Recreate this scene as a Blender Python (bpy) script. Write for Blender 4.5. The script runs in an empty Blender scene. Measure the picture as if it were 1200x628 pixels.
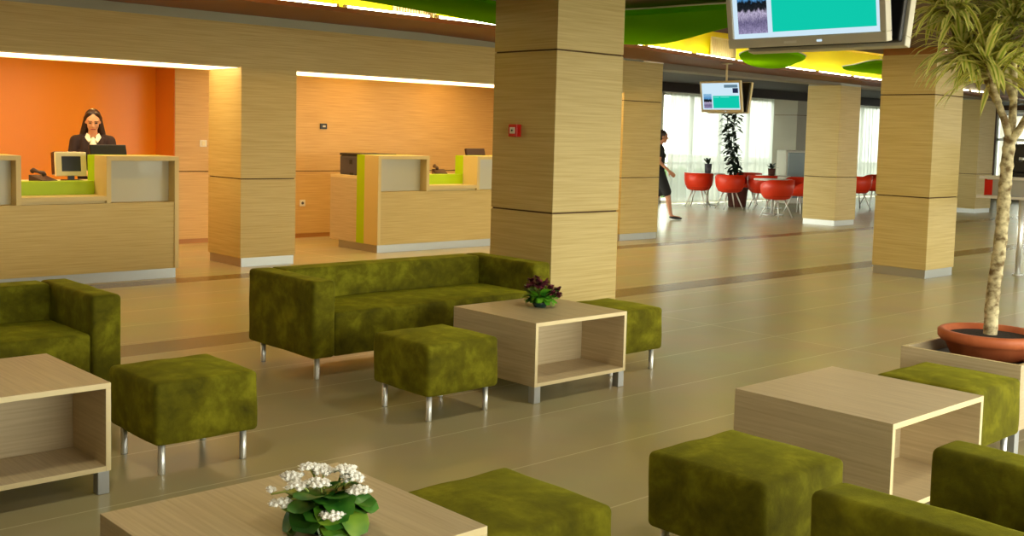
import bpy, bmesh, math, random
from mathutils import Vector, Matrix, noise
PI = math.pi
R = math.radians
random.seed(11)
SC = bpy.context.scene
COL = SC.collection

# ------------------------------------------------------------------ helpers
def link(o):
    COL.objects.link(o); return o

def obj(name, bm, m, parent=None, smooth=False, loc=None, label=None):
    me = bpy.data.meshes.new(name)
    bmesh.ops.recalc_face_normals(bm, faces=bm.faces)
    bm.to_mesh(me); bm.free()
    if smooth:
        me.shade_smooth()
    ms = m if isinstance(m, (list, tuple)) else [m]
    for x in ms:
        me.materials.append(x)
    o = link(bpy.data.objects.new(name, me))
    if parent is not None: o.parent = parent
    if loc is not None: o.location = loc
    if label: o['label'] = label
    return o

def tag(o, label, cat, group=None, kind=None):
    o['label'] = label; o['category'] = cat
    if group: o['group'] = group
    if kind: o['kind'] = kind
    return o

def thing(name, label, cat, loc=(0, 0, 0), rz=0.0, group=None):
    o = link(bpy.data.objects.new(name, None))
    o.empty_display_size = 0.1
    o.location = loc; o.rotation_euler = (0, 0, rz)
    return tag(o, label, cat, group)

def struct(name, bm, m, parent=None, smooth=False):
    o = obj(name, bm, m, parent, smooth)
    if parent is None: o['kind'] = 'structure'
    return o

def dup(root, loc, rz, label, group=None):
    r = root.copy(); link(r); r.location = loc; r.rotation_euler = (0, 0, rz)
    r['label'] = label
    if group: r['group'] = group
    for ch in list(root.children):
        c = ch.copy(); link(c); c.parent = r
        for g in list(ch.children):
            d = g.copy(); link(d); d.parent = c
    return r

def B(): return bmesh.new()

def box(bm, x0, x1, y0, y1, z0, z1, bev=0.0, mi=0):
    vs = [bm.verts.new((x, y, z)) for z in (z0, z1) for y in (y0, y1) for x in (x0, x1)]
    fs = [bm.faces.new([vs[i] for i in f]) for f in
          ((0, 2, 3, 1), (4, 5, 7, 6), (0, 1, 5, 4), (2, 6, 7, 3), (0, 4, 6, 2), (1, 3, 7, 5))]
    for f in fs: f.material_index = mi
    if bev:
        es = list({e for f in fs for e in f.edges})
        bmesh.ops.bevel(bm, geom=es, offset=bev, segments=2, profile=0.5, affect='EDGES')
    return bm

def rounded(bm, c, h, r, n=8, puff=0.0, lump=0.0, seed=0.0, k=4):
    """upholstered block: a subdivided box with rounded edges, a little crowned and uneven"""
    def ticks(a):
        e = [a - r + r * math.sin(PI / 2 * i / k) for i in range(1, k + 1)]
        m = [-(a - r) + 2 * (a - r) * i / n for i in range(n + 1)]
        return [-v for v in reversed(e)] + m + e
    T = [ticks(v) for v in h]
    cache = {}
    def pt(p):
        key = tuple(round(v, 6) for v in p)
        if key in cache: return cache[key]
        q = [max(-(h[i] - r), min(h[i] - r, p[i])) for i in range(3)]
        d = Vector([p[i] - q[i] for i in range(3)])
        if d.length > 1e-9: v = Vector(q) + d.normalized() * r
        else: v = Vector(p)
        u = [1 - (v[i] / h[i]) ** 2 for i in range(3)]
        if puff:
            s = Vector([math.copysign(1, v[i]) if abs(v[i]) > h[i] - r * 0.999 else 0 for i in range(3)])
            v = v + Vector((s.x * puff * 0.5 * max(0, u[1]) * max(0, u[2]), s.y * puff * 0.5 * max(0, u[0]) * max(0, u[2]),
                            (s.z * puff * max(0, u[0]) * max(0, u[1])) if s.z > 0 else 0))
        if lump:
            nz = noise.noise(v * 7 + Vector((seed, seed * 1.7, 3)))
            v = v + v.normalized() * lump * nz
        cache[key] = bm.verts.new(v + Vector(c))
        return cache[key]
    for ax in range(3):
        a, b = [i for i in range(3) if i != ax]
        for s in (-1, 1):
            for i in range(len(T[a]) - 1):
                for j in range(len(T[b]) - 1):
                    vs = []
                    for (ii, jj) in ((i, j), (i + 1, j), (i + 1, j + 1), (i, j + 1)):
                        p = [0, 0, 0]; p[ax] = s * h[ax]; p[a] = T[a][ii]; p[b] = T[b][jj]
                        v = pt(p)
                        if v not in vs: vs.append(v)
                    if len(vs) >= 3:
                        try: bm.faces.new(vs)
                        except ValueError: pass
    return bm

def tube(bm, pts, rads, seg=10, caps=True, jit=0.0):
    pts = [Vector(p) for p in pts]
    if not isinstance(rads, (list, tuple)): rads = [rads] * len(pts)
    rings = []
    up = Vector((0, 0, 1))
    prev = None
    for i, p in enumerate(pts):
        t = (pts[min(i + 1, len(pts) - 1)] - pts[max(i - 1, 0)]).normalized()
        if prev is None:
            a = t.cross(up)
            if a.length < 1e-3: a = Vector((1, 0, 0))
            a.normalize()
        else:
            a = prev - t * prev.dot(t)
            a.normalize()
        prev = a
        b = t.cross(a)
        rings.append([bm.verts.new(p + (a * math.cos(2 * PI * k / seg) + b * math.sin(2 * PI * k / seg)) * rads[i] * (1 + random.uniform(-jit, jit))) for k in range(seg)])
    for r0, r1 in zip(rings, rings[1:]):
        for k in range(seg):
            bm.faces.new((r0[k], r0[(k + 1) % seg], r1[(k + 1) % seg], r1[k]))
    if caps:
        bm.faces.new(rings[0][::-1]); bm.faces.new(rings[-1])
    return bm

def lathe(bm, prof, c=(0, 0, 0), seg=32, sx=1, sy=1):
    rings = []
    for r, z in prof:
        if r < 1e-6:
            rings.append([bm.verts.new((c[0], c[1], c[2] + z))])
        else:
            rings.append([bm.verts.new((c[0] + r * sx * math.cos(2 * PI * k / seg), c[1] + r * sy * math.sin(2 * PI * k / seg), c[2] + z)) for k in range(seg)])
    for a, b in zip(rings, rings[1:]):
        for k in range(seg):
            k2 = (k + 1) % seg
            if len(a) == 1 and len(b) == 1: continue
            if len(a) == 1: bm.faces.new((a[0], b[k], b[k2]))
            elif len(b) == 1: bm.faces.new((a[k], b[0], a[k2]))
            else: bm.faces.new((a[k], b[k], b[k2], a[k2]))
    return bm

def catmull(pts, n=6, closed=True):
    out = []
    N = len(pts)
    for i in range(N if closed else N - 1):
        if closed: p = [pts[(i + d) % N] for d in (-1, 0, 1, 2)]
        else: p = [pts[max(0, min(N - 1, i + d))] for d in (-1, 0, 1, 2)]
        p = [Vector(q) for q in p]
        for s in range(n):
            t = s / n
            out.append(0.5 * ((2 * p[1]) + (p[2] - p[0]) * t + (2 * p[0] - 5 * p[1] + 4 * p[2] - p[3]) * t * t + (3 * p[1] - p[0] - 3 * p[2] + p[3]) * t ** 3))
    if not closed: out.append(Vector(pts[-1]))
    return out

def prism(bm, poly, z0, z1, mi=0):
    lo = [bm.verts.new((p[0], p[1], z0)) for p in poly]
    hi = [bm.verts.new((p[0], p[1], z1)) for p in poly]
    n = len(poly)
    fs = [bm.faces.new(lo[::-1]), bm.faces.new(hi)]
    for i in range(n):
        fs.append(bm.faces.new((lo[i], lo[(i + 1) % n], hi[(i + 1) % n], hi[i])))
    for f in fs: f.material_index = mi
    return bm

# ------------------------------------------------------------------ materials
def srgb(r, g, b):
    f = lambda c: (c / 255 / 12.92) if c / 255 <= 0.04045 else ((c / 255 + 0.055) / 1.055) ** 2.4
    return (f(r), f(g), f(b), 1)

def newmat(name):
    m = bpy.data.materials.new(name); m.use_nodes = True
    nt = m.node_tree
    return m, nt, nt.nodes['Principled BSDF']

def plain(name, col, rough=0.5, metal=0.0, spec=0.5, emit=None, estr=1.0, coat=0.0):
    m, nt, p = newmat(name)
    p.inputs['Base Color'].default_value = col
    p.inputs['Roughness'].default_value = rough
    p.inputs['Metallic'].default_value = metal
    p.inputs['Specular IOR Level'].default_value = spec
    p.inputs['Coat Weight'].default_value = coat
    if emit:
        p.inputs['Emission Color'].default_value = emit
        p.inputs['Emission Strength'].default_value = estr
    return m

def noisy(name, c1, c2, scale=(1, 1, 1), nscale=5.0, rough=0.5, detail=4, lo=0.35, hi=0.65, bump=0.0, sheen=0.0, spec=0.5, metal=0, c3=None, dist=0.0):
    m, nt, p = newmat(name)
    N = nt.nodes; L = nt.links
    tc = N.new('ShaderNodeTexCoord'); mp = N.new('ShaderNodeMapping'); mp.inputs['Scale'].default_value = scale
    L.new(tc.outputs['Object'], mp.inputs['Vector'])
    nz = N.new('ShaderNodeTexNoise'); nz.inputs['Scale'].default_value = nscale; nz.inputs['Detail'].default_value = detail
    nz.inputs['Distortion'].default_value = dist
    L.new(mp.outputs['Vector'], nz.inputs['Vector'])
    cr = N.new('ShaderNodeValToRGB')
    cr.color_ramp.elements[0].position = lo; cr.color_ramp.elements[0].color = c1
    cr.color_ramp.elements[1].position = hi; cr.color_ramp.elements[1].color = c2
    if c3:
        e = cr.color_ramp.elements.new((lo + hi) / 2); e.color = c3
    L.new(nz.outputs['Fac'], cr.inputs['Fac']); L.new(cr.outputs['Color'], p.inputs['Base Color'])
    p.inputs['Roughness'].default_value = rough; p.inputs['Specular IOR Level'].default_value = spec
    p.inputs['Metallic'].default_value = metal
    if sheen:
        p.inputs['Sheen Weight'].default_value = sheen; p.inputs['Sheen Roughness'].default_value = 0.4
        p.inputs['Sheen Tint'].default_value = c2
    if bump:
        bp = N.new('ShaderNodeBump'); bp.inputs['Strength'].default_value = bump; bp.inputs['Distance'].default_value = 0.01
        L.new(nz.outputs['Fac'], bp.inputs['Height']); L.new(bp.outputs['Normal'], p.inputs['Normal'])
    return m

M = {}
W1, W2 = srgb(185, 160, 96), srgb(203, 181, 119)
M['wood_wall'] = noisy('wood_wall', W1, W2, (1.3, 1.3, 55), 1.6, 0.45, 3, 0.3, 0.7, spec=0.3)
M['wood_warm'] = noisy('wood_warm', srgb(196, 156, 92), srgb(216, 180, 116), (1.3, 1.3, 55), 1.6, 0.4, 3, 0.3, 0.7, spec=0.35)
T1, T2 = srgb(186, 166, 130), srgb(208, 190, 154)
M['table_long'] = noisy('table_wood_long', T1, T2, (55, 1.6, 55), 1.7, 0.4, 3, 0.25, 0.75, spec=0.35)
M['table_cross'] = noisy('table_wood_cross', T1, T2, (1.6, 55, 55), 1.7, 0.4, 3, 0.25, 0.75, spec=0.35)
M['edge'] = plain('edge_band', srgb(226, 208, 160), 0.45)
M['counter_edge'] = plain('counter_edge', srgb(206, 184, 122), 0.45)
M['suede'] = None
M['steel'] = plain('brushed_steel', (0.82, 0.82, 0.80, 1), 0.36, 0.75)
M['aluminium'] = plain('aluminium_kick', (0.40, 0.41, 0.38, 1), 0.42, 0.8)
M['alu_dull'] = plain('dull_aluminium', (0.45, 0.46, 0.46, 1), 0.5, 0.6)
M['dark_gap'] = plain('dark_joint', srgb(86, 62, 30), 0.8)
M['lime'] = plain('lime_laminate', srgb(168, 200, 4), 0.4, 0, 0.25)
M['frost'] = plain('frosted_panel', srgb(190, 186, 158), 0.3, 0.0, 0.5, coat=0.3)
M['orange_glass'] = plain('orange_glass', srgb(240, 152, 34), 0.3, 0, 0.3)
M['orange_paint'] = plain('orange_paint', srgb(214, 128, 36), 0.4)
M['trim_grey'] = plain('grey_trim', srgb(150, 148, 130), 0.4, 0.3)
M['soffit_brown'] = plain('brown_soffit', srgb(112, 62, 30), 0.5)
M['vent_back'] = plain('vent_backing', srgb(196, 160, 110), 0.7)
M['column_cap'] = plain('orange_brown_cap', srgb(158, 104, 48), 0.5)
M['lounge_ceiling'] = plain('brown_ceiling', srgb(84, 56, 40), 0.6)
M['beam_grey'] = plain('grey_beam', srgb(128, 118, 104), 0.6)
M['dark_ceiling'] = plain('dark_ceiling', srgb(30, 15, 13), 0.7)
M['cove_yellow'] = plain('yellow_cove', srgb(248, 240, 12), 0.6)
M['cove_top'] = plain('cove_top', srgb(238, 206, 60), 0.7)
M['leaf_green'] = None
M['white_plaster'] = plain('white_plaster', srgb(206, 202, 190), 0.7)
M['grey_wall'] = plain('grey_wall', srgb(170, 165, 152), 0.7)
M['black'] = plain('black_plastic', (0.012, 0.012, 0.014, 1), 0.35)
M['dark_maroon'] = plain('dark_maroon_plastic', srgb(52, 22, 18), 0.4)
M['grey_plastic'] = plain('grey_plastic', srgb(74, 72, 84), 0.45)
M['cream_plastic'] = plain('cream_plastic', srgb(226, 216, 176), 0.4)
M['silver_plastic'] = plain('silver_plastic', srgb(206, 200, 182), 0.4, 0.0)
M['white_plastic'] = plain('white_plastic', srgb(226, 222, 210), 0.4)
M['red_plastic'] = plain('red_plastic', srgb(200, 18, 14), 0.35)
M['chair_red'] = plain('chair_red', srgb(220, 50, 10), 0.45)
M['chair_red2'] = plain('chair_cushion_red', srgb(196, 40, 12), 0.7)
M['white_metal'] = plain('white_metal', srgb(214, 212, 206), 0.3, 0.4)
M['terracotta'] = noisy('terracotta', srgb(176, 88, 48), srgb(196, 106, 62), (1, 1, 1), 9, 0.55, 3, spec=0.4)
M['soil'] = noisy('soil', srgb(20, 12, 8), srgb(46, 30, 20), (1, 1, 1), 60, 0.95, 4, bump=0.6)
M['teal_pot'] = plain('teal_pot', srgb(24, 58, 52), 0.3)
M['petal_white'] = plain('white_petals', srgb(254, 252, 244), 0.6)
M['stem_green'] = plain('pale_green_stem', srgb(172, 186, 92), 0.6)
M['kal_leaf'] = noisy('kalanchoe_leaf', srgb(36, 92, 26), srgb(84, 142, 42), (1, 1, 1), 12, 0.35, 2, 0.35, 0.7)
M['kal_leaf2'] = noisy('kalanchoe_leaf_pale', srgb(64, 118, 24), srgb(126, 156, 44), (1, 1, 1), 14, 0.35, 2, 0.35, 0.7)
M['purple'] = noisy('purple_petals', srgb(60, 16, 26), srgb(128, 50, 66), (1, 1, 1), 40, 0.6, 2)
M['bright_leaf'] = noisy('bright_leaf', srgb(44, 110, 22), srgb(112, 178, 40), (1, 1, 1), 14, 0.4, 2)
M['dark_leaf'] = plain('dark_leaf', srgb(26, 40, 26), 0.5)
M['wicker'] = noisy('dark_wicker', srgb(60, 26, 16), srgb(96, 44, 30), (60, 60, 60), 2, 0.7, 2)
M['skin'] = plain('skin', srgb(214, 152, 112), 0.5)
M['skin_dark'] = plain('skin_tan', srgb(178, 122, 92), 0.5)
M['hair_brown'] = noisy('brown_hair', srgb(34, 16, 10), srgb(60, 30, 18), (60, 60, 6), 2, 0.45, 2)
M['hair_dark'] = plain('dark_hair', srgb(36, 22, 18), 0.5)
M['suit_dark'] = plain('dark_suit', srgb(40, 18, 18), 0.8)
M['cloth_black'] = plain('black_cloth', srgb(14, 12, 14), 0.85)
M['shirt_white'] = plain('white_shirt', srgb(240, 234, 210), 0.7)
M['lips'] = plain('lips', srgb(160, 70, 60), 0.5)
M['eye'] = plain('eye', srgb(34, 22, 18), 0.3)
M['tabletop_white'] = plain('white_tabletop', srgb(222, 216, 204), 0.3)
M['hedge'] = noisy('hedge_leaves', srgb(40, 70, 26), srgb(96, 130, 60), (1, 1, 1), 8, 0.8, 4)
M['ground_out'] = noisy('outside_paving', srgb(150, 150, 140), srgb(176, 174, 162), (1, 1, 1), 3, 0.9, 3)

def suede():
    m, nt, p = newmat('green_suede')
    N = nt.nodes; L = nt.links
    tc = N.new('ShaderNodeTexCoord')
    oi = N.new('ShaderNodeObjectInfo')
    add = N.new('ShaderNodeVectorMath'); add.operation = 'ADD'
    mul = N.new('ShaderNodeMath'); mul.operation = 'MULTIPLY'; mul.inputs[1].default_value = 37.0
    L.new(oi.outputs['Random'], mul.inputs[0])
    L.new(tc.outputs['Object'], add.inputs[0]); L.new(mul.outputs[0], add.inputs[1])
    n1 = N.new('ShaderNodeTexNoise'); n1.inputs['Scale'].default_value = 7.5; n1.inputs['Detail'].default_value = 8; n1.inputs['Roughness'].default_value = 0.62; n1.inputs['Distortion'].default_value = 0.25
    n2 = N.new('ShaderNodeTexNoise'); n2.inputs['Scale'].default_value = 260; n2.inputs['Detail'].default_value = 2
    L.new(add.outputs[0], n1.inputs['Vector']); L.new(add.outputs[0], n2.inputs['Vector'])
    cr = N.new('ShaderNodeValToRGB')
    cr.color_ramp.elements[0].position = 0.25; cr.color_ramp.elements[0].color = srgb(62, 58, 8)
    cr.color_ramp.elements[1].position = 0.78; cr.color_ramp.elements[1].color = srgb(140, 137, 28)
    e = cr.color_ramp.elements.new(0.5); e.color = srgb(95, 91, 12)
    L.new(n1.outputs['Fac'], cr.inputs['Fac'])
    L.new(cr.outputs['Color'], p.inputs['Base Color'])
    p.inputs['Roughness'].default_value = 0.9; p.inputs['Specular IOR Level'].default_value = 0.15
    p.inputs['Sheen Weight'].default_value = 0.35; p.inputs['Sheen Roughness'].default_value = 0.45
    p.inputs['Sheen Tint'].default_value = srgb(190, 190, 40)
    bp = N.new('ShaderNodeBump'); bp.inputs['Strength'].default_value = 0.25; bp.inputs['Distance'].default_value = 0.004
    L.new(n2.outputs['Fac'], bp.inputs['Height']); L.new(bp.outputs['Normal'], p.inputs['Normal'])
    return m
M['suede'] = suede()

def floor_mat():
    m, nt, p = newmat('floor_tiles')
    N = nt.nodes; L = nt.links
    tc = N.new('ShaderNodeTexCoord')
    br = N.new('ShaderNodeTexBrick')
    br.offset = 0.0
    br.inputs['Color1'].default_value = srgb(188, 178, 138); br.inputs['Color2'].default_value = srgb(193, 183, 143)
    br.inputs['Mortar'].default_value = srgb(222, 212, 172)
    br.inputs['Scale'].default_value = 1.0
    br.inputs['Mortar Size'].default_value = 0.005; br.inputs['Mortar Smooth'].default_value = 0.3
    br.inputs['Brick Width'].default_value = 7.7; br.inputs['Row Height'].default_value = 0.64
    mp = N.new('ShaderNodeMapping'); mp.inputs['Location'].default_value = (0.3, 0.19, 0)
    L.new(tc.outputs['Object'], mp.inputs['Vector']); L.new(mp.outputs['Vector'], br.inputs['Vector'])
    nz = N.new('ShaderNodeTexNoise'); nz.inputs['Scale'].default_value = 1.4; nz.inputs['Detail'].default_value = 5
    L.new(tc.outputs['Object'], nz.inputs['Vector'])
    mx = N.new('ShaderNodeMix'); mx.data_type = 'RGBA'; mx.blend_type = 'MULTIPLY'
    mx.inputs['Factor'].default_value = 0.25
    L.new(br.outputs['Color'], mx.inputs['A']); L.new(nz.outputs['Color'], mx.inputs['B'])
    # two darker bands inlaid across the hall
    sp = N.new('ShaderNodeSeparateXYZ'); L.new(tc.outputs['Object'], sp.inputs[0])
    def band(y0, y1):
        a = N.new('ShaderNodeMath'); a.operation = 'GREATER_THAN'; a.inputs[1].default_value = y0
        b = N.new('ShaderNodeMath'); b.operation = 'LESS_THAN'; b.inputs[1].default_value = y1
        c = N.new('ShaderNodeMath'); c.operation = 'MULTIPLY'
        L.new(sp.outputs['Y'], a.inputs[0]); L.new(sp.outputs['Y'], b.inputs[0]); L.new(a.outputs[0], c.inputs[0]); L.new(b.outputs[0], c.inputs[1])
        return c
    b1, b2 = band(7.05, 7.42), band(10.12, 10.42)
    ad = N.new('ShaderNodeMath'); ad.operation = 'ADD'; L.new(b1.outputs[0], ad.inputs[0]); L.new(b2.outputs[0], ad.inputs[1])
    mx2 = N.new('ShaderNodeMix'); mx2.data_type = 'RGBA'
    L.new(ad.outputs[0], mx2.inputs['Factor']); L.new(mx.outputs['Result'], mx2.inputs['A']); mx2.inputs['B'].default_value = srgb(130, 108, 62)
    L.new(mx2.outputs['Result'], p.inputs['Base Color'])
    p.inputs['Roughness'].default_value = 0.27; p.inputs['Specular IOR Level'].default_value = 0.42
    nb = N.new('ShaderNodeTexNoise'); nb.inputs['Scale'].default_value = 9; nb.inputs['Detail'].default_value = 2
    L.new(tc.outputs['Object'], nb.inputs['Vector'])
    bp = N.new('ShaderNodeBump'); bp.inputs['Strength'].default_value = 0.03; bp.inputs['Distance'].default_value = 0.02
    L.new(nb.outputs['Fac'], bp.inputs['Height']); L.new(bp.outputs['Normal'], p.inputs['Normal'])
    return m
M['floor'] = floor_mat()

def emis(name, col, s):
    m = bpy.data.materials.new(name); m.use_nodes = True
    nt = m.node_tree; nt.nodes.remove(nt.nodes['Principled BSDF'])
    e = nt.nodes.new('ShaderNodeEmission'); e.inputs[0].default_value = col; e.inputs[1].default_value = s
    nt.links.new(e.outputs[0], nt.nodes['Material Output'].inputs[0])
    return m
M['panel_light'] = emis('luminous_panel', (1.0, 0.72, 0.38, 1), 6.5)
M['tube_light'] = emis('fluorescent_tube', (1.0, 0.94, 0.62, 1), 22.0)
M['scr_white'] = emis('screen_white', srgb(214, 240, 255), 1.0)
M['scr_teal'] = emis('screen_teal', srgb(16, 208, 178), 1.0)
M['scr_pale'] = emis('screen_pale_teal', srgb(110, 232, 222), 1.0)
M['scr_navy'] = emis('screen_navy', srgb(34, 44, 76), 1.0)
M['scr_slate'] = emis('screen_slate', srgb(104, 134, 150), 1.0)

def photo_mat():
    m = bpy.data.materials.new('screen_photo'); m.use_nodes = True
    nt = m.node_tree; N = nt.nodes; L = nt.links; N.remove(N['Principled BSDF'])
    tc = N.new('ShaderNodeTexCoord'); sp = N.new('ShaderNodeSeparateXYZ'); L.new(tc.outputs['Generated'], sp.inputs[0])
    nz = N.new('ShaderNodeTexNoise'); nz.inputs['Scale'].default_value = 9; nz.inputs['Detail'].default_value = 5
    L.new(tc.outputs['Generated'], nz.inputs['Vector'])
    off = N.new('ShaderNodeMath'); off.operation = 'MULTIPLY_ADD'; off.inputs[1].default_value = 0.25; off.inputs[2].default_value = -0.12
    L.new(nz.outputs['Fac'], off.inputs[0])
    ad = N.new('ShaderNodeMath'); ad.operation = 'ADD'; L.new(sp.outputs['Z'], ad.inputs[0]); L.new(off.outputs[0], ad.inputs[1])
    cr = N.new('ShaderNodeValToRGB'); cr.color_ramp.interpolation = 'LINEAR'
    els = [(0.0, (170, 160, 200)), (0.22, (120, 112, 150)), (0.40, (206, 196, 226)), (0.46, (40, 44, 50)), (0.60, (24, 30, 34)), (0.66, (90, 160, 220)), (1.0, (170, 220, 250))]
    cr.color_ramp.elements[0].position = 0; cr.color_ramp.elements[0].color = srgb(*els[0][1])
    cr.color_ramp.elements[1].position = 1; cr.color_ramp.elements[1].color = srgb(*els[-1][1])
    for pos, c in els[1:-1]:
        e = cr.color_ramp.elements.new(pos); e.color = srgb(*c)
    L.new(ad.outputs[0], cr.inputs['Fac'])
    n2 = N.new('ShaderNodeTexNoise'); n2.inputs['Scale'].default_value = 26; n2.inputs['Detail'].default_value = 3
    L.new(tc.outputs['Generated'], n2.inputs['Vector'])
    c2 = N.new('ShaderNodeValToRGB'); c2.color_ramp.elements[0].position = 0.35; c2.color_ramp.elements[0].color = (0.25, 0.25, 0.3, 1); c2.color_ramp.elements[1].position = 0.6; c2.color_ramp.elements[1].color = (1, 1, 1, 1)
    L.new(n2.outputs['Fac'], c2.inputs['Fac'])
    mx = N.new('ShaderNodeMix'); mx.data_type = 'RGBA'; mx.blend_type = 'MULTIPLY'; mx.inputs['Factor'].default_value = 0.6
    L.new(cr.outputs['Color'], mx.inputs['A']); L.new(c2.outputs['Color'], mx.inputs['B'])
    e = N.new('ShaderNodeEmission'); L.new(mx.outputs['Result'], e.inputs[0])
    L.new(e.outputs[0], N['Material Output'].inputs[0])
    return m
M['scr_photo'] = photo_mat()

def canopy_mat():
    # stretched translucent green fabric
    m = bpy.data.materials.new('green_canopy_fabric'); m.use_nodes = True
    nt = m.node_tree; N = nt.nodes; L = nt.links; N.remove(N['Principled BSDF'])
    d = N.new('ShaderNodeBsdfDiffuse'); d.inputs[0].default_value = srgb(116, 200, 26)
    t = N.new('ShaderNodeBsdfTranslucent'); t.inputs[0].default_value = srgb(120, 206, 24)
    a = N.new('ShaderNodeMixShader'); a.inputs[0].default_value = 0.6; L.new(d.outputs[0], a.inputs[1]); L.new(t.outputs[0], a.inputs[2])
    L.new(a.outputs[0], N['Material Output'].inputs[0])
    return m
M['leaf_green'] = canopy_mat()

def curtain_mat():
    m = bpy.data.materials.new('sheer_curtain'); m.use_nodes = True
    nt = m.node_tree; N = nt.nodes; L = nt.links; N.remove(N['Principled BSDF'])
    d = N.new('ShaderNodeBsdfDiffuse'); d.inputs[0].default_value = (0.86, 0.86, 0.83, 1)
    t = N.new('ShaderNodeBsdfTranslucent'); t.inputs[0].default_value = (0.26, 0.28, 0.27, 1)
    tr = N.new('ShaderNodeBsdfTransparent'); tr.inputs[0].default_value = (0.95, 0.96, 0.95, 1)
    a = N.new('ShaderNodeMixShader'); a.inputs[0].default_value = 0.6; L.new(d.outputs[0], a.inputs[1]); L.new(t.outputs[0], a.inputs[2])
    b = N.new('ShaderNodeMixShader'); b.inputs[0].default_value = 0.1; L.new(a.outputs[0], b.inputs[1]); L.new(tr.outputs[0], b.inputs[2])
    L.new(b.outputs[0], N['Material Output'].inputs[0])
    return m
M['curtain'] = curtain_mat()

def pane_mat():
    m = bpy.data.materials.new('window_pane'); m.use_nodes = True
    nt = m.node_tree; N = nt.nodes; L = nt.links; N.remove(N['Principled BSDF'])
    g = N.new('ShaderNodeBsdfGlossy'); g.inputs['Roughness'].default_value = 0.02
    tr = N.new('ShaderNodeBsdfTransparent'); tr.inputs[0].default_value = (0.93, 0.96, 0.95, 1)
    b = N.new('ShaderNodeMixShader'); b.inputs[0].default_value = 0.06; L.new(tr.outputs[0], b.inputs[1]); L.new(g.outputs[0], b.inputs[2])
    L.new(b.outputs[0], N['Material Output'].inputs[0])
    return m
M['pane'] = pane_mat()

def dracaena_mat():
    m, nt, p = newmat('dracaena_leaf')
    N = nt.nodes; L = nt.links
    tc = N.new('ShaderNodeTexCoord')
    uv = N.new('ShaderNodeSeparateXYZ'); L.new(tc.outputs['UV'], uv.inputs[0])
    cr = N.new('ShaderNodeValToRGB'); cr.color_ramp.interpolation = 'LINEAR'
    cr.color_ramp.elements[0].position = 0.0; cr.color_ramp.elements[0].color = srgb(226, 220, 138)
    cr.color_ramp.elements[1].position = 1.0; cr.color_ramp.elements[1].color = srgb(226, 220, 138)
    for pos, c in ((0.28, (232, 226, 128)), (0.40, (158, 180, 52)), (0.60, (158, 180, 52)), (0.72, (232, 226, 128))):
        e = cr.color_ramp.elements.new(pos); e.color = srgb(*c)
    L.new(uv.outputs['X'], cr.inputs['Fac'])
    L.new(cr.outputs['Color'], p.inputs['Base Color'])
    p.inputs['Roughness'].default_value = 0.4
    p.inputs['Transmission Weight'].default_value = 0.0
    return m
M['dracaena'] = dracaena_mat()
M['bark'] = noisy('pale_ringed_bark', srgb(110, 88, 50), srgb(214, 200, 156), (16, 16, 20), 1.3, 0.8, 3, 0.36, 0.6, bump=0.4)

# ------------------------------------------------------------------ the setting
bm = B(); box(bm, -4.1, 40, -2.75, 17.2, -0.1, 0); struct('floor', bm, M['floor'])
bm = B(); box(bm, -60, 90, 17.2, 80, -0.35, -0.15); box(bm, -60, 90, -60, -2.75, -0.35, -0.15); struct('ground', bm, M['ground_out'])

WY = 10.9          # front plane of the reception wall
def wall_block(name, x0, x1, y0, y1, z0, z1, m, joints=(), gap=0.012):
    """panelled wall: storeys of laminate with shadow joints between them"""
    bm = B()
    zs = [z0] + list(joints) + [z1]
    for i, (a, b) in enumerate(zip(zs, zs[1:])):
        box(bm, x0, x1, y0, y1, a + (gap / 2 if i else 0), b - (gap / 2 if i < len(zs) - 2 else 0), 0.002, 0)
    if joints:
        box(bm, x0 + 0.012, x1 - 0.012, y0 + 0.012, y1 - 0.012, z0 + 0.01, z1 - 0.01, 0, 1)
    return struct(name, bm, [m, M['dark_gap']])

wall_block('wall_reception_pier', 5.96, 6.652, WY, 11.655, 0.1, 2.2, M['wood_wall'], (0.975, ))
bm = B(); box(bm, 5.975, 6.64, WY + 0.012, 11.64, 0, 0.1); struct('baseboard_pier', bm, M['aluminium'])
bm = B(); box(bm, -4, 13.05, WY, 11.65, 2.2, 2.665); struct('wall_reception_header', bm, M['wood_wall'])
bm = B(); box(bm, -4, 12.19, WY - 0.006, 11.65, 2.665, 2.78); struct('trim_reception', bm, M['trim_grey'])
wall_block('wall_restaurant_pier', 12.19, 13.05, WY, 11.65, 0.1, 2.2, M['wood_wall'], (0.94, 2.08))
bm = B(); box(bm, 12.2, 13.04, WY + 0.01, 11.64, 0, 0.1); struct('baseboard_restaurant_pier', bm, M['aluminium'])
# recess behind the counters
wall_block('wall_recess_back', 6.41, 12.4, 13.45, 13.6, 0.06, 2.6, M['wood_warm'], (0.945,))
bm = B(); box(bm, 6.41, 12.4, 13.46, 13.6, 0, 0.06); struct('baseboard_recess', bm, plain('recess_skirting', srgb(176, 122, 62), 0.5))
bm = B(); box(bm, 6.40, 6.45, 13.46, 14.0, 0, 2.6); struct('wall_recess_return', bm, M['orange_paint'])
bm = B(); box(bm, -4, 6.45, 14.0, 14.1, 0, 2.6); struct('wall_orange', bm, M['orange_glass'])
bm = B(); box(bm, 12.19, 12.4, 11.65, 13.45, 0, 2.6); struct('wall_recess_east', bm, M['wood_warm'])
bm = B(); box(bm, -4.1, -4, -2.75, 14.1, 0, 2.78); struct('wall_west', bm, M['white_plaster'])
bm = B(); box(bm, -4, 12.19, 11.65, 14.1, 2.6, 2.7); struct('ceiling_recess', bm, M['white_plaster'])

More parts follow.
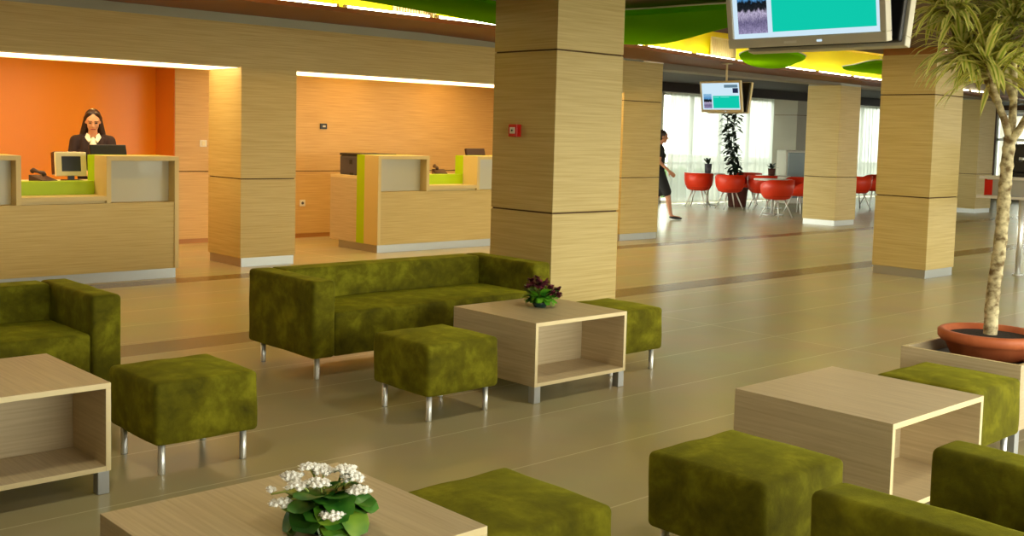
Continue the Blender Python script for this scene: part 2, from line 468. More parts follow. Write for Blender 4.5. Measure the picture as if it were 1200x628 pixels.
def light_panel(x0, x1, label):
    t = thing('light_panel', label, 'light', ((x0 + x1) / 2, 11.28, 2.2))
    h = (x1 - x0) / 2
    bm = B(); box(bm, -h, h, -0.355, 0.355, -0.012, -0.004); obj('diffuser', bm, M['panel_light'], t)
    bm = B()
    box(bm, -h, h, 0.355, 0.365, -0.02, 0); box(bm, -h, h, -0.365, -0.355, -0.014, 0)
    obj('frame', bm, M['edge'], t)
light_panel(-1.5, 5.95, 'long luminous strip under the lintel above the woman at the reception desk')
light_panel(6.66, 12.18, 'luminous strip under the lintel above the desk with the printer')

# columns
def column(x0, x1, y0, y1, top, joints, label, mat_='wood_wall', zk=0.1, cap='column_cap', captop=2.66):
    t = thing('column', label, 'column', ((x0 + x1) / 2, (y0 + y1) / 2, 0)); t['kind'] = 'structure'
    hx, hy = (x1 - x0) / 2, (y1 - y0) / 2
    bm = B(); zs = [zk] + list(joints) + [top]
    for i, (a, b) in enumerate(zip(zs, zs[1:])):
        box(bm, -hx, hx, -hy, hy, a + (0.006 if i else 0), b - (0.006 if i < len(zs) - 2 else 0), 0.004, 0)
    box(bm, -hx + 0.012, hx - 0.012, -hy + 0.012, hy - 0.012, zk, top, 0, 1)
    obj('cladding', bm, [M[mat_], M['dark_gap']], t)
    bm = B(); box(bm, -hx + 0.012, hx - 0.012, -hy + 0.012, hy - 0.012, 0, zk); obj('plinth', bm, M['aluminium'], t)
    if captop > top:
        bm = B(); box(bm, -hx + 0.006, hx - 0.006, -hy + 0.006, hy - 0.006, top, captop); obj('cap', bm, M[cap], t)
    return t
column(5.755, 6.487, 5.82, 6.515, 2.66, (0.963, 2.178), 'large wood clad column behind the long sofa with a red alarm box')
column(12.058, 12.75, 6.052, 6.73, 2.58, (0.937, 2.12), 'wood clad column standing alone to the left of the potted dracaena')
column(18.09, 18.8, 10.89, 11.58, 2.585, (0.9,), 'wood clad column beside the red chairs with a pale lit left face', cap='trim_grey', captop=2.66)
column(24.9, 25.7, 11.4, 12.1, 2.6, (0.9,), 'far wood clad column partly hidden behind the column beside the dracaena', captop=2.66, cap='trim_grey')
column(24.1, 24.9, 15.7, 16.4, 2.6, (2.2,), 'grey column standing between the two curtained windows', mat_='grey_wall', captop=2.75, cap='dark_ceiling')

# ceilings
bm = B(); box(bm, -4, 40, -2.75, 7.12, 2.66, 2.8); struct('ceiling_lounge', bm, M['lounge_ceiling'])
# soffit along the reception wall with its edge lit by the cove
edge = [(-4, 9.68, 2.76), (5.5, 9.70, 2.76), (8.5, 9.74, 2.76), (10.93, 9.75, 2.723), (14.77, 10.2, 2.682), (18.55, 10.4, 2.647), (24, 10.6, 2.62), (40, 10.7, 2.60)]
def zat(x):
    for a, b in zip(edge, edge[1:]):
        if a[0] <= x <= b[0]: return a[2] + (b[2] - a[2]) * (x - a[0]) / (b[0] - a[0])
    return edge[-1][2]
bm = B()
lo = []; hi = []; lob = []; hib = []
for (x, y, z) in edge:
    lo.append(bm.verts.new((x, y, z))); hi.append(bm.verts.new((x, y, z + 0.05)))
    lob.append(bm.verts.new((x, WY - 0.007, max(z - 0.02, 2.6) if x > 9 else z))); hib.append(bm.verts.new((x, WY - 0.007, z + 0.05)))
for i in range(len(edge) - 1):
    bm.faces.new((lo[i], lo[i + 1], lob[i + 1], lob[i])); bm.faces.new((hi[i], hib[i], hib[i + 1], hi[i + 1]))
    bm.faces.new((lo[i], hi[i], hi[i + 1], lo[i + 1])); bm.faces.new((lob[i], lob[i + 1], hib[i + 1], hib[i]))
struct('ceiling_soffit', bm, M['soffit_brown'])
bm = B()
w1 = []; w2 = []
for (x, y, z) in edge:
    w1.append(bm.verts.new((x, y + 0.42, z + 0.05))); w2.append(bm.verts.new((x, y + 0.42, 3.2)))
for i in range(len(edge) - 1): bm.faces.new((w1[i], w1[i + 1], w2[i + 1], w2[i]))
struct('wall_cove', bm, M['cove_yellow'])
bm = B(); box(bm, -4, 40, 7.0, 11.2, 3.2, 3.3); struct('ceiling_cove', bm, M['cove_top'])
bm = B(); box(bm, -4, 40, 7.05, 7.12, 2.8, 3.2); struct('wall_cove_near', bm, M['lounge_ceiling'])
# beam over the way into the restaurant, and its dark ceiling
bm = B(); box(bm, 13.06, 40, WY, 11.3, 2.585, 2.9); struct('trim_restaurant_beam', bm, M['beam_grey'])
bm = B(); box(bm, 12.4, 40, 11.3, 17.0, 2.76, 2.9); struct('ceiling_restaurant', bm, M['dark_ceiling'])
bm = B(); box(bm, 12.4, 40, 15.55, 15.75, 2.56, 2.76); struct('trim_pelmet', bm, M['dark_ceiling'])

# window wall behind the camera
SW0, SW1 = 1.0, 24.0
bm = B()
box(bm, -4, SW0, -2.75, -2.6, 0, 2.66); box(bm, SW1, 40, -2.75, -2.6, 0, 2.66); box(bm, SW0, SW1, -2.75, -2.6, 0, 0.4); box(bm, SW0, SW1, -2.75, -2.6, 2.5, 2.66)
struct('wall_south', bm, M['grey_wall'])
bm = B()
k = 0
while SW0 + 1.65 * k < SW1 + 0.1:
    x = SW0 + 1.65 * k; box(bm, x - 0.035, x + 0.035, -2.72, -2.64, 0.4, 2.5); k += 1
box(bm, SW0, SW1, -2.72, -2.64, 0.4, 0.46); box(bm, SW0, SW1, -2.72, -2.64, 2.44, 2.5)
w = obj('window_5', bm, M['white_metal']); w['kind'] = 'structure'

# fluorescent tubes lying on the soffit ledge
def tube_lights():
    first = None; x = 2.2; k = 0
    where = {0: 'leftmost fluorescent tube in the yellow ceiling cove'}
    while x < 24.5:
        y = None
        for a, b in zip(edge, edge[1:]):
            if a[0] <= x <= b[0]:
                f = (x - a[0]) / (b[0] - a[0]); y = a[1] + (b[1] - a[1]) * f; z = a[2] + (b[2] - a[2]) * f
                ang = math.atan2(b[1] - a[1], b[0] - a[0]); dip = -math.atan2(b[2] - a[2], b[0] - a[0])
        lab = 'fluorescent tube lying in the yellow ceiling cove above the reception wall'
        grp = 'fluorescent tubes in the ceiling cove'
        if first is None:
            t = thing('fluorescent_tube', lab, 'light', (x, y + 0.30, z + 0.054), ang, grp)
            bm = B(); tube(bm, [(-0.56, 0, 0.042), (0.56, 0, 0.042)], 0.014, 10); obj('tube', bm, M['tube_light'], t, True)
            bm = B(); box(bm, -0.6, 0.6, -0.025, 0.025, 0, 0.025, 0.003)
            box(bm, -0.6, -0.565, -0.022, 0.022, 0.02, 0.062, 0.003); box(bm, 0.565, 0.6, -0.022, 0.022, 0.02, 0.062, 0.003)
            obj('holder', bm, M['white_plastic'], t)
            first = t
        else:
            dup(first, (x, y + 0.30, z + 0.054), ang, lab, grp).rotation_euler.y = dip
        x += 1.27; k += 1
tube_lights()

# air grilles set in the yellow cove wall
def air_vent(x0, x1, y, z0, z1, rz, label):
    t = thing('air_vent', label, 'air vent', ((x0 + x1) / 2, y, z0), rz)
    h = (x1 - x0) / 2; H = z1 - z0
    bm = B(); box(bm, -h, h, -0.025, 0, 0, 0.02); box(bm, -h, h, -0.025, 0, H - 0.02, H); box(bm, -h, -h + 0.02, -0.025, 0, 0.02, H - 0.02); box(bm, h - 0.02, h, -0.025, 0, 0.02, H - 0.02)
    obj('frame', bm, M['cream_plastic'], t)
    n = 16
    bm = B()
    for i in range(1, n):
        x = -h + 2 * h * i / n
        box(bm, x - 0.008, x + 0.008, -0.02, -0.004, 0.02, H - 0.02)
    obj('slats', bm, M['cream_plastic'], t)
    bm = B(); box(bm, -h + 0.02, h - 0.02, -0.004, 0, 0.02, H - 0.02); obj('backing', bm, M['vent_back'], t)
air_vent(7.40, 8.02, 10.135, 2.84, 3.12, math.atan2(0.04, 3.0), 'beige slatted air grille in the ceiling cove left of the big column')
air_vent(13.6, 14.35, 10.49, 2.80, 3.10, math.atan2(0.45, 3.84), 'beige air grille in the ceiling cove near the distant small television')

# green freeform canopies hung below the cove
def canopy(pts, z, label, th=0.05, dome=0.12):
    loop = catmull([Vector((p[0], p[1], 0)) for p in pts], 7)
    c = sum(loop, Vector()) / len(loop)
    t = thing('ceiling_canopy', label, 'ceiling panel', (c.x, c.y, z))
    bm = B()
    rings = []
    for f, dz in ((1.0, 0.0), (0.985, -0.03), (0.94, -0.045), (0.8, -0.055), (0.55, -0.06)):
        rings.append([bm.verts.new(((p.x - c.x) * f, (p.y - c.y) * f, dz)) for p in loop])
    n = len(loop)
    for a, b in zip(rings, rings[1:]):
        for i in range(n): bm.faces.new((a[i], a[(i + 1) % n], b[(i + 1) % n], b[i]))
    bm.faces.new(rings[-1][::-1])
    obj('fabric', bm, M['leaf_green'], t, False)
    bm = B(); tube(bm, [((p.x - c.x), (p.y - c.y), 0.0) for p in loop + loop[:1]], 0.009, 6, False); obj('hoop', bm, M['white_metal'], t, True)
    for a in (0.25, 0.75):
        bm = B()
        p = loop[int(n * a)]
        q = (p - c) * 0.98
        tube(bm, [(q.x, q.y, 0.0), (q.x, q.y, 3.2 - z if c.y + q.y > 7.15 else 2.66 - z)], 0.004, 6)
        obj('hanger', bm, M['steel'], t)
    return t
canopy([(3.2, 6.75), (4.2, 7.25), (5.36, 7.50), (7.28, 8.06), (8.5, 8.40), (9.3, 8.46), (9.62, 8.1), (9.28, 7.45), (8.9, 6.9), (8.52, 6.33), (8.2, 5.8), (7.8, 5.2), (7.3, 5.0), (7.12, 5.5), (7.05, 6.2), (6.85, 6.75), (6.2, 6.78), (5.2, 6.55), (4.2, 6.2), (3.3, 6.2)], 2.62,
       'large curved green ceiling panel behind the big column')
canopy([(11.2, 7.42), (12.1, 7.8), (12.75, 8.35), (13.45, 9.0), (13.45, 9.32), (12.8, 9.15), (11.9, 8.65), (11.3, 8.2), (10.85, 7.65), (10.8, 7.3)], 2.62,
       'green rounded ceiling panel just below the large silver television')
canopy([(14.15, 8.5), (13.7, 8.05), (13.1, 7.40), (13.6, 7.2), (15.0, 7.3), (16.3, 7.55), (16.9, 8.0), (16.2, 8.4), (15.2, 8.55)], 2.62,
       'small green ceiling panel beside the column near the dracaena')

# restaurant window wall (north) and the far end wall
NY = 16.7
bm = B()
box(bm, 12.4, 13.2, NY, 16.85, 0, 2.9); box(bm, 18.4, 20.05, NY, 16.85, 0, 2.9); box(bm, 13.2, 18.4, NY, 16.85, 2.62, 2.9)
box(bm, 24.65, 28.0, NY, 16.85, 0, 2.9)
box(bm, 31.2, 40, NY, 16.85, 0, 2.9)
box(bm, 20.05, 24.65, NY, 16.85, 2.62, 2.9)
box(bm, 28.0, 31.2, NY, 16.85, 2.62, 2.9)
struct('wall_north', bm, M['grey_wall'])
def window(name, x0, x1, z0, z1, n):
    bm = B()
    box(bm, x0, x1, NY + 0.02, NY + 0.1, z0, z0 + 0.07); box(bm, x0, x1, NY + 0.02, NY + 0.1, z1 - 0.07, z1)
    for i in range(n + 1):
        x = x0 + (x1 - x0) * i / n
        x = min(max(x, x0 + 0.03), x1 - 0.03)
        box(bm, x - 0.03, x + 0.03, NY + 0.02, NY + 0.1, z0, z1)
    box(bm, x0, x1, NY + 0.03, NY + 0.09, 0.92, 0.97)
    w = obj(name, bm, M['white_metal']); w['kind'] = 'structure'
    bm = B(); box(bm, x0, x1, NY + 0.055, NY + 0.062, z0 + 0.05, z1 - 0.05); obj('window_pane', bm, M['pane'], w)
window('window_added', 13.2, 18.4, 0.0, 2.62, 4)  # unseen window, added to bring cool daylight onto the far column
window('window_1', 20.05, 24.65, 0.0, 2.62, 4)
window('window_2', 28.0, 31.2, 0.0, 2.62, 3)
bm = B()
box(bm, 33.0, 33.15, 7, 12.6, 0, 2.9); box(bm, 33.0, 33.15, 14.6, 16.7, 0, 2.9); box(bm, 33.0, 33.15, 12.6, 14.6, 2.62, 2.9); box(bm, 33.0, 33.15, 12.6, 14.6, 0, 0.5)
struct('wall_east', bm, M['lounge_ceiling'])
bm = B()
for y in (12.63, 13.6, 14.57): box(bm, 33.03, 33.12, y - 0.04, y + 0.04, 0.5, 2.62)
for z in (0.54, 1.75, 2.58): box(bm, 33.03, 33.12, 12.6, 14.6, z - 0.04, z + 0.04)
w = obj('window_3', bm, M['white_metal']); w['kind'] = 'structure'
bm = B(); box(bm, 33.07, 33.078, 12.65, 14.55, 0.55, 2.55); obj('window_pane', bm, M['pane'], w)

def curtain(x0, x1, y, z0, z1, label, seed, amp=0.05):
    bm = B(); n = int((x1 - x0) * 26); rows = 5
    g = []
    for i in range(n + 1):
        x = x0 + (x1 - x0) * i / n
        ph = x * 26 + 2.2 * math.sin(x * 3.1 + seed)
        col = []
        for j in range(rows + 1):
            f = j / rows
            yy = y + amp * math.sin(ph) * (0.55 + 0.45 * (1 - f)) + 0.02 * math.sin(x * 5 + f * 2 + seed)
            col.append(bm.verts.new((x, yy, z0 + (z1 - z0) * f)))
        g.append(col)
    for i in range(n):
        for j in range(rows): bm.faces.new((g[i][j], g[i + 1][j], g[i + 1][j + 1], g[i][j + 1]))
    t = thing('curtain', label, 'curtain', (0, 0, 0), 0, None)
    obj('sheer', bm, M['curtain'], t, True)
    bm = B(); tube(bm, [(x0 - 0.05, y, z1 + 0.01), (x1 + 0.05, y, z1 + 0.01)], 0.012, 8); obj('rail', bm, M['white_metal'], t, True)
curtain(20.1, 24.5, 16.5, 0.04, 2.6, 'wide sheer white curtain behind the tall leafy plant and red chairs', 1.0)
curtain(28.0, 31.1, 16.5, 0.04, 2.6, 'sheer white curtain seen in the gap between two wood clad columns', 4.0)
# hedge outside
bm = B()
for i in range(70):
    x = 17 + i * 0.14
    c = Vector((x, 20.5 + random.uniform(-0.2, 0.2), random.uniform(-0.1, 0.35)))
    r = random.uniform(0.25, 0.42)
    s = bmesh.ops.create_icosphere(bm, subdivisions=2, radius=r, matrix=Matrix.Translation(c))
    for v in s['verts']:
        v.co += (v.co - c).normalized() * 0.12 * noise.noise(v.co * 6)
h = obj('hedge', bm, M['hedge'], None); tag(h, 'green clipped hedge outside behind the wide sheer curtain', 'hedge', kind='stuff')

# ------------------------------------------------------------------ lounge furniture
def leg_bm(h, r=0.018):
    bm = B(); lathe(bm, [(0, 0), (r * 0.95, 0), (r, 0.004), (r, h), (0, h)], seg=16); return bm

def make_sofa(label, W, D, loc, rz=0, H=0.62, aw=0.165, bt=0.2, z0=0.14):
    """origin at the middle of the footprint; faces -Y"""
    t = thing('sofa', label, 'sofa', loc, rz)
    hw, hd = W / 2, D / 2
    sh = 0.415
    bm = B(); rounded(bm, (0, (-hd + hd - bt) / 2 - 0.0, (z0 + sh) / 2), (hw - aw - 0.002, (D - bt) / 2 - 0.012, (sh - z0) / 2), 0.022, 12, 0.02, 0.004, hw)
    obj('seat', bm, M['suede'], t, True)
    bm = B(); rounded(bm, (0, hd - bt / 2, (z0 + H) / 2), (hw - aw - 0.002, bt / 2, (H - z0) / 2), 0.024, 12, 0.0, 0.004, 2 + hw)
    obj('backrest', bm, M['suede'], t, True)
    for s in (-1, 1):
        bm = B(); rounded(bm, (s * (hw - aw / 2), 0, (z0 + H) / 2), (aw / 2, hd, (H - z0) / 2), 0.026, 10, 0.0, 0.004, 5 + s + hw)
        obj('arm', bm, M['suede'], t, True)
    for sx in (-1, 1):
        for sy in (-1, 1):
            obj('leg', leg_bm(z0 + 0.01), M['steel'], t, True, (sx * (hw - 0.075), sy * (hd - 0.075), 0))
    return t
make_sofa('long green suede sofa in front of the big column', 2.02, 0.80, (4.61, 6.08, 0))
make_sofa('green suede sofa cut off by the left frame edge, behind the left coffee table', 2.02, 0.80, (1.46, 6.22, 0))
t = make_sofa('green suede armchair in the lower right corner seen from its side', 0.84, 0.80, (2.965, 1.17, 0), PI, H=0.62)
t.name = 'armchair'; t['category'] = 'armchair'

def make_ottoman(label, loc):
    t = thing('ottoman', label, 'ottoman', loc, 0, 'green suede ottomans in the lounge')
    bm = B(); rounded(bm, (0, 0, 0.28), (0.252, 0.252, 0.14), 0.024, 10, 0.016, 0.006, 3.0)
    obj('cushion', bm, M['suede'], t, True)
    for sx in (-1, 1):
        for sy in (-1, 1):
            obj('leg', leg_bm(0.15, 0.016), M['steel'], t, True, (sx * 0.2, sy * 0.2, 0))
    return t
ot = make_ottoman('green suede ottoman beside the left coffee table', (2.31, 4.755, 0))
for p, lab in (((3.815, 4.755), 'green suede ottoman standing in front of the long sofa'),
               ((5.435, 4.92), 'green suede ottoman behind the coffee table that bears the purple flowers'),
               ((2.236, 2.455), 'green suede ottoman touching the table with the white flowers'),
               ((3.268, 2.275), 'green suede ottoman in front of the right-hand coffee table, one leg showing'),
               ((5.2, 2.46), 'green suede ottoman between the planter box and the right-hand coffee table')):
    dup(ot, (p[0], p[1], 0), 0, lab)

def make_table(label, loc):
    t = thing('coffee_table', label, 'table', loc, 0, 'light wood coffee tables')
    hx, hy, th = 0.39, 0.37, 0.022
    def pan(name, a, m):
        bm = B(); box(bm, *a, 0.0015)
        # pale edge banding on the open rims
        o = obj(name, bm, [m, M['edge']], t)
        for f in o.data.polygons:
            if abs(f.normal.y) > 0.9 and abs(f.center.y) > hy - 0.01 and name != 'divider_panel': f.material_index = 1
        return o
    pan('top_panel', (-hx, hx, -hy, hy, 0.45 - 0.002, 0.472), M['table_long'])
    pan('bottom_panel', (-hx + th, hx - th, -hy, hy, 0.098, 0.12), M['table_long'])
    pan('side_panel', (-hx, -hx + th, -hy, hy, 0.098, 0.448), M['table_long'])
    pan('side_panel', (hx - th, hx, -hy, hy, 0.098, 0.448), M['table_long'])
    pan('divider_panel', (-hx + th, hx - th, -0.01, 0.01, 0.12, 0.448), M['table_cross'])
    for sx in (-1, 1):
        for sy in (-1, 1):
            bm = B(); box(bm, -0.025, 0.025, -0.025, 0.025, 0, 0.098, 0.003)
            obj('leg', bm, M['alu_dull'], t, False, (sx * (hx - 0.03), sy * (hy - 0.03), 0))
    return t
ct = make_table('light wood coffee table at the left frame edge, empty top', (1.448, 4.815, 0))
for p, lab in (((4.715, 4.85), 'light wood coffee table bearing the purple flowers'),
               ((1.575, 2.575), 'light wood coffee table bearing the white flowers'),
               ((4.305, 2.43), 'light wood coffee table with empty top near the planter box')):
    dup(ct, (p[0], p[1], 0), 0, lab)

# planter box
t = thing('planter_box', 'light wood planter box holding the terracotta pot', 'planter', (5.9, 2.575, 0))
hx, hy, zt = 0.36, 0.32, 0.463
for nm, a, m in (('side_panel', (-hx, -hx + 0.024, -hy, hy, 0.13, zt), 'table_long'), ('side_panel', (hx - 0.024, hx, -hy, hy, 0.13, zt), 'table_long'),
                 ('end_panel', (-hx + 0.024, hx - 0.024, -hy, -hy + 0.024, 0.13, zt), 'table_cross'), ('end_panel', (-hx + 0.024, hx - 0.024, hy - 0.024, hy, 0.13, zt), 'table_cross'),
                 ('bottom_panel', (-hx + 0.024, hx - 0.024, -hy + 0.024, hy - 0.024, 0.13, 0.16), 'table_long')):
    bm = B(); box(bm, *a, 0.0015); o = obj(nm, bm, [M[m], M['edge']], t)
    for f in o.data.polygons:
        if f.normal.z > 0.9 and nm != 'bottom_panel': f.material_index = 1
bm = B(); box(bm, -hx + 0.026, hx - 0.026, -hy + 0.026, hy - 0.026, 0.16, 0.405); obj('liner', bm, M['black'], t)
for sx in (-1, 1):
    for sy in (-1, 1):
        bm = B(); box(bm, -0.025, 0.025, -0.025, 0.025, 0, 0.13, 0.003); obj('leg', bm, M['alu_dull'], t, False, (sx * (hx - 0.04), sy * (hy - 0.04), 0))

# terracotta pot with the dracaena
PX, PY, PZ = 6.10, 2.675, 0.405
PX, PY = 5.955, 2.60
pl = thing('potted_dracaena', 'tall dracaena in a terracotta pot standing in the planter box', 'plant', (PX, PY, PZ))
bm = B()
lathe(bm, [(0, 0), (0.185, 0), (0.2, 0.01), (0.232, 0.078), (0.252, 0.082), (0.268, 0.1), (0.27, 0.132), (0.258, 0.142), (0.236, 0.142), (0.226, 0.118), (0.2, 0.1), (0, 0.1)], seg=48)
po = obj('pot', bm, M['terracotta'], pl, True)
bm = B(); lathe(bm, [(0, 0.122), (0.1, 0.12), (0.226, 0.112)], seg=40); obj('soil', bm, M['soil'], po, True)

view = Vector((0.677, 0.736, 0)); latv = Vector((0.736, -0.677, 0))
def draca():
    # trunk, then forks; lateral offsets run across the view
    def P(l, z, d=0.0): return latv * l + view * d + Vector((0, 0, z - PZ))
    s = 1.0
    bm = B()
    main = catmull([P(0.0, 0.50), P(0.008, 0.75, 0.01), P(0.022, 1.05, -0.01), P(0.032, 1.35), P(0.045, 1.60, 0.01)], 12, False)
    rad = [0.036 - 0.006 * i / len(main) + (0.004 if i % 4 == 0 else 0.0) for i in range(len(main))]
    tube(bm, main, rad, 12, True, 0.05)
    forks = [
        [P(0.045, 1.57), P(0.02, 1.66), P(-0.04, 1.78, -0.02), P(-0.09, 1.88, -0.05), P(-0.15, 2.02, -0.08)],
        [P(0.045, 1.57), P(0.06, 1.72, 0.02), P(0.06, 1.90, 0.03), P(0.03, 2.12, 0.02), P(0.0, 2.32, 0.0)],
        [P(0.045, 1.57), P(0.10, 1.70, -0.05), P(0.13, 1.85, -0.08), P(0.15, 2.04, -0.09), P(0.13, 2.20, -0.1)],
        [P(0.06, 1.80, 0.02), P(0.0, 1.98, 0.05), P(-0.12, 2.14, 0.07), P(-0.24, 2.24, 0.08), P(-0.36, 2.30, 0.08)],
        [P(-0.04, 1.78, -0.02), P(-0.1, 1.95, 0.06), P(-0.17, 2.02, 0.08), P(-0.24, 2.06, 0.08)],
    ]
    tips = []
    for f in forks:
        c = catmull(f, 6, False)
        tube(bm, c, [0.022 - 0.008 * i / len(c) for i in range(len(c))], 9, True, 0.06)
        tips.append((c[-1], (c[-1] - c[-4]).normalized()))
    obj('trunk', bm, M['bark'], pl, True)
    rng = random.Random(5)
    for k, (tip, ax) in enumerate(tips):
        bm = B(); uvl = bm.loops.layers.uv.new('UVMap')
        n = (80, 120, 110, 150, 130)[k]
        for i in range(n):
            az = rng.uniform(0, 2 * PI); el = rng.uniform(-0.35, 1.35)
            d = Vector((math.cos(az) * math.cos(el), math.sin(az) * math.cos(el), math.sin(el)))
            L = rng.uniform(0.22, 0.38); w = rng.uniform(0.009, 0.014)
            base = tip - ax * rng.uniform(0.0, 0.16) + Vector((rng.uniform(-.01, .01), rng.uniform(-.01, .01), 0))
            side = d.cross(Vector((0, 0, 1)))
            if side.length < 1e-3: side = Vector((1, 0, 0))
            side.normalize()
            pos = base.copy(); v = d.copy(); segs = 6
            rows = []
            droop = rng.uniform(0.4, 0.85)
            for s_ in range(segs + 1):
                f = s_ / segs
                ww = w * (0.55 + 0.9 * math.sin(PI * min(1, f * 0.9 + 0.12))) * (1 if f < 0.8 else (1 - f) / 0.2 + 0.05)
                nrm = side.cross(v).normalized()
                rows.append([bm.verts.new(pos - side * ww + nrm * ww * 0.25), bm.verts.new(pos), bm.verts.new(pos + side * ww + nrm * ww * 0.25)])
                pos = pos + v * (L / segs)
                v = (v + Vector((0, 0, -droop * 0.5 * (0.4 + f)))).normalized()
            for a, b in zip(rows, rows[1:]):
                for q in (0, 1):
                    fc = bm.faces.new((a[q], a[q + 1], b[q + 1], b[q]))
                    for lp, u in zip(fc.loops, (q / 2, (q + 1) / 2, (q + 1) / 2, q / 2)): lp[uvl].uv = (u, 0.5)
        obj('leaf_crown', bm, M['dracaena'], pl, True)
draca()

# white kalanchoe on the near table
def round_leaf(bm, base, d, L, w, cup=0.15, mi=0):
    d = Vector(d).normalized()
    side = d.cross(Vector((0, 0, 1)))
    if side.length < 1e-3: side = Vector((1, 0, 0))
    side.normalize(); nrm = side.cross(d).normalized()
    rows = []
    n = 7
    for i in range(n + 1):
        f = i / n
        ww = w * math.sqrt(max(0.0, 1 - ((f - 0.55) / 0.56) ** 2)) if f > 0.05 else w * 0.12
        c = Vector(base) + d * L * f + nrm * (-0.25 * L * f * f)
        rows.append([bm.verts.new(c + side * ww * q + nrm * (cup * ww * abs(q))) for q in (-1, -0.5, 0, 0.5, 1)])
    for a, b in zip(rows, rows[1:]):
        for q in range(4):
            f = bm.faces.new((a[q], a[q + 1], b[q + 1], b[q])); f.material_index = mi

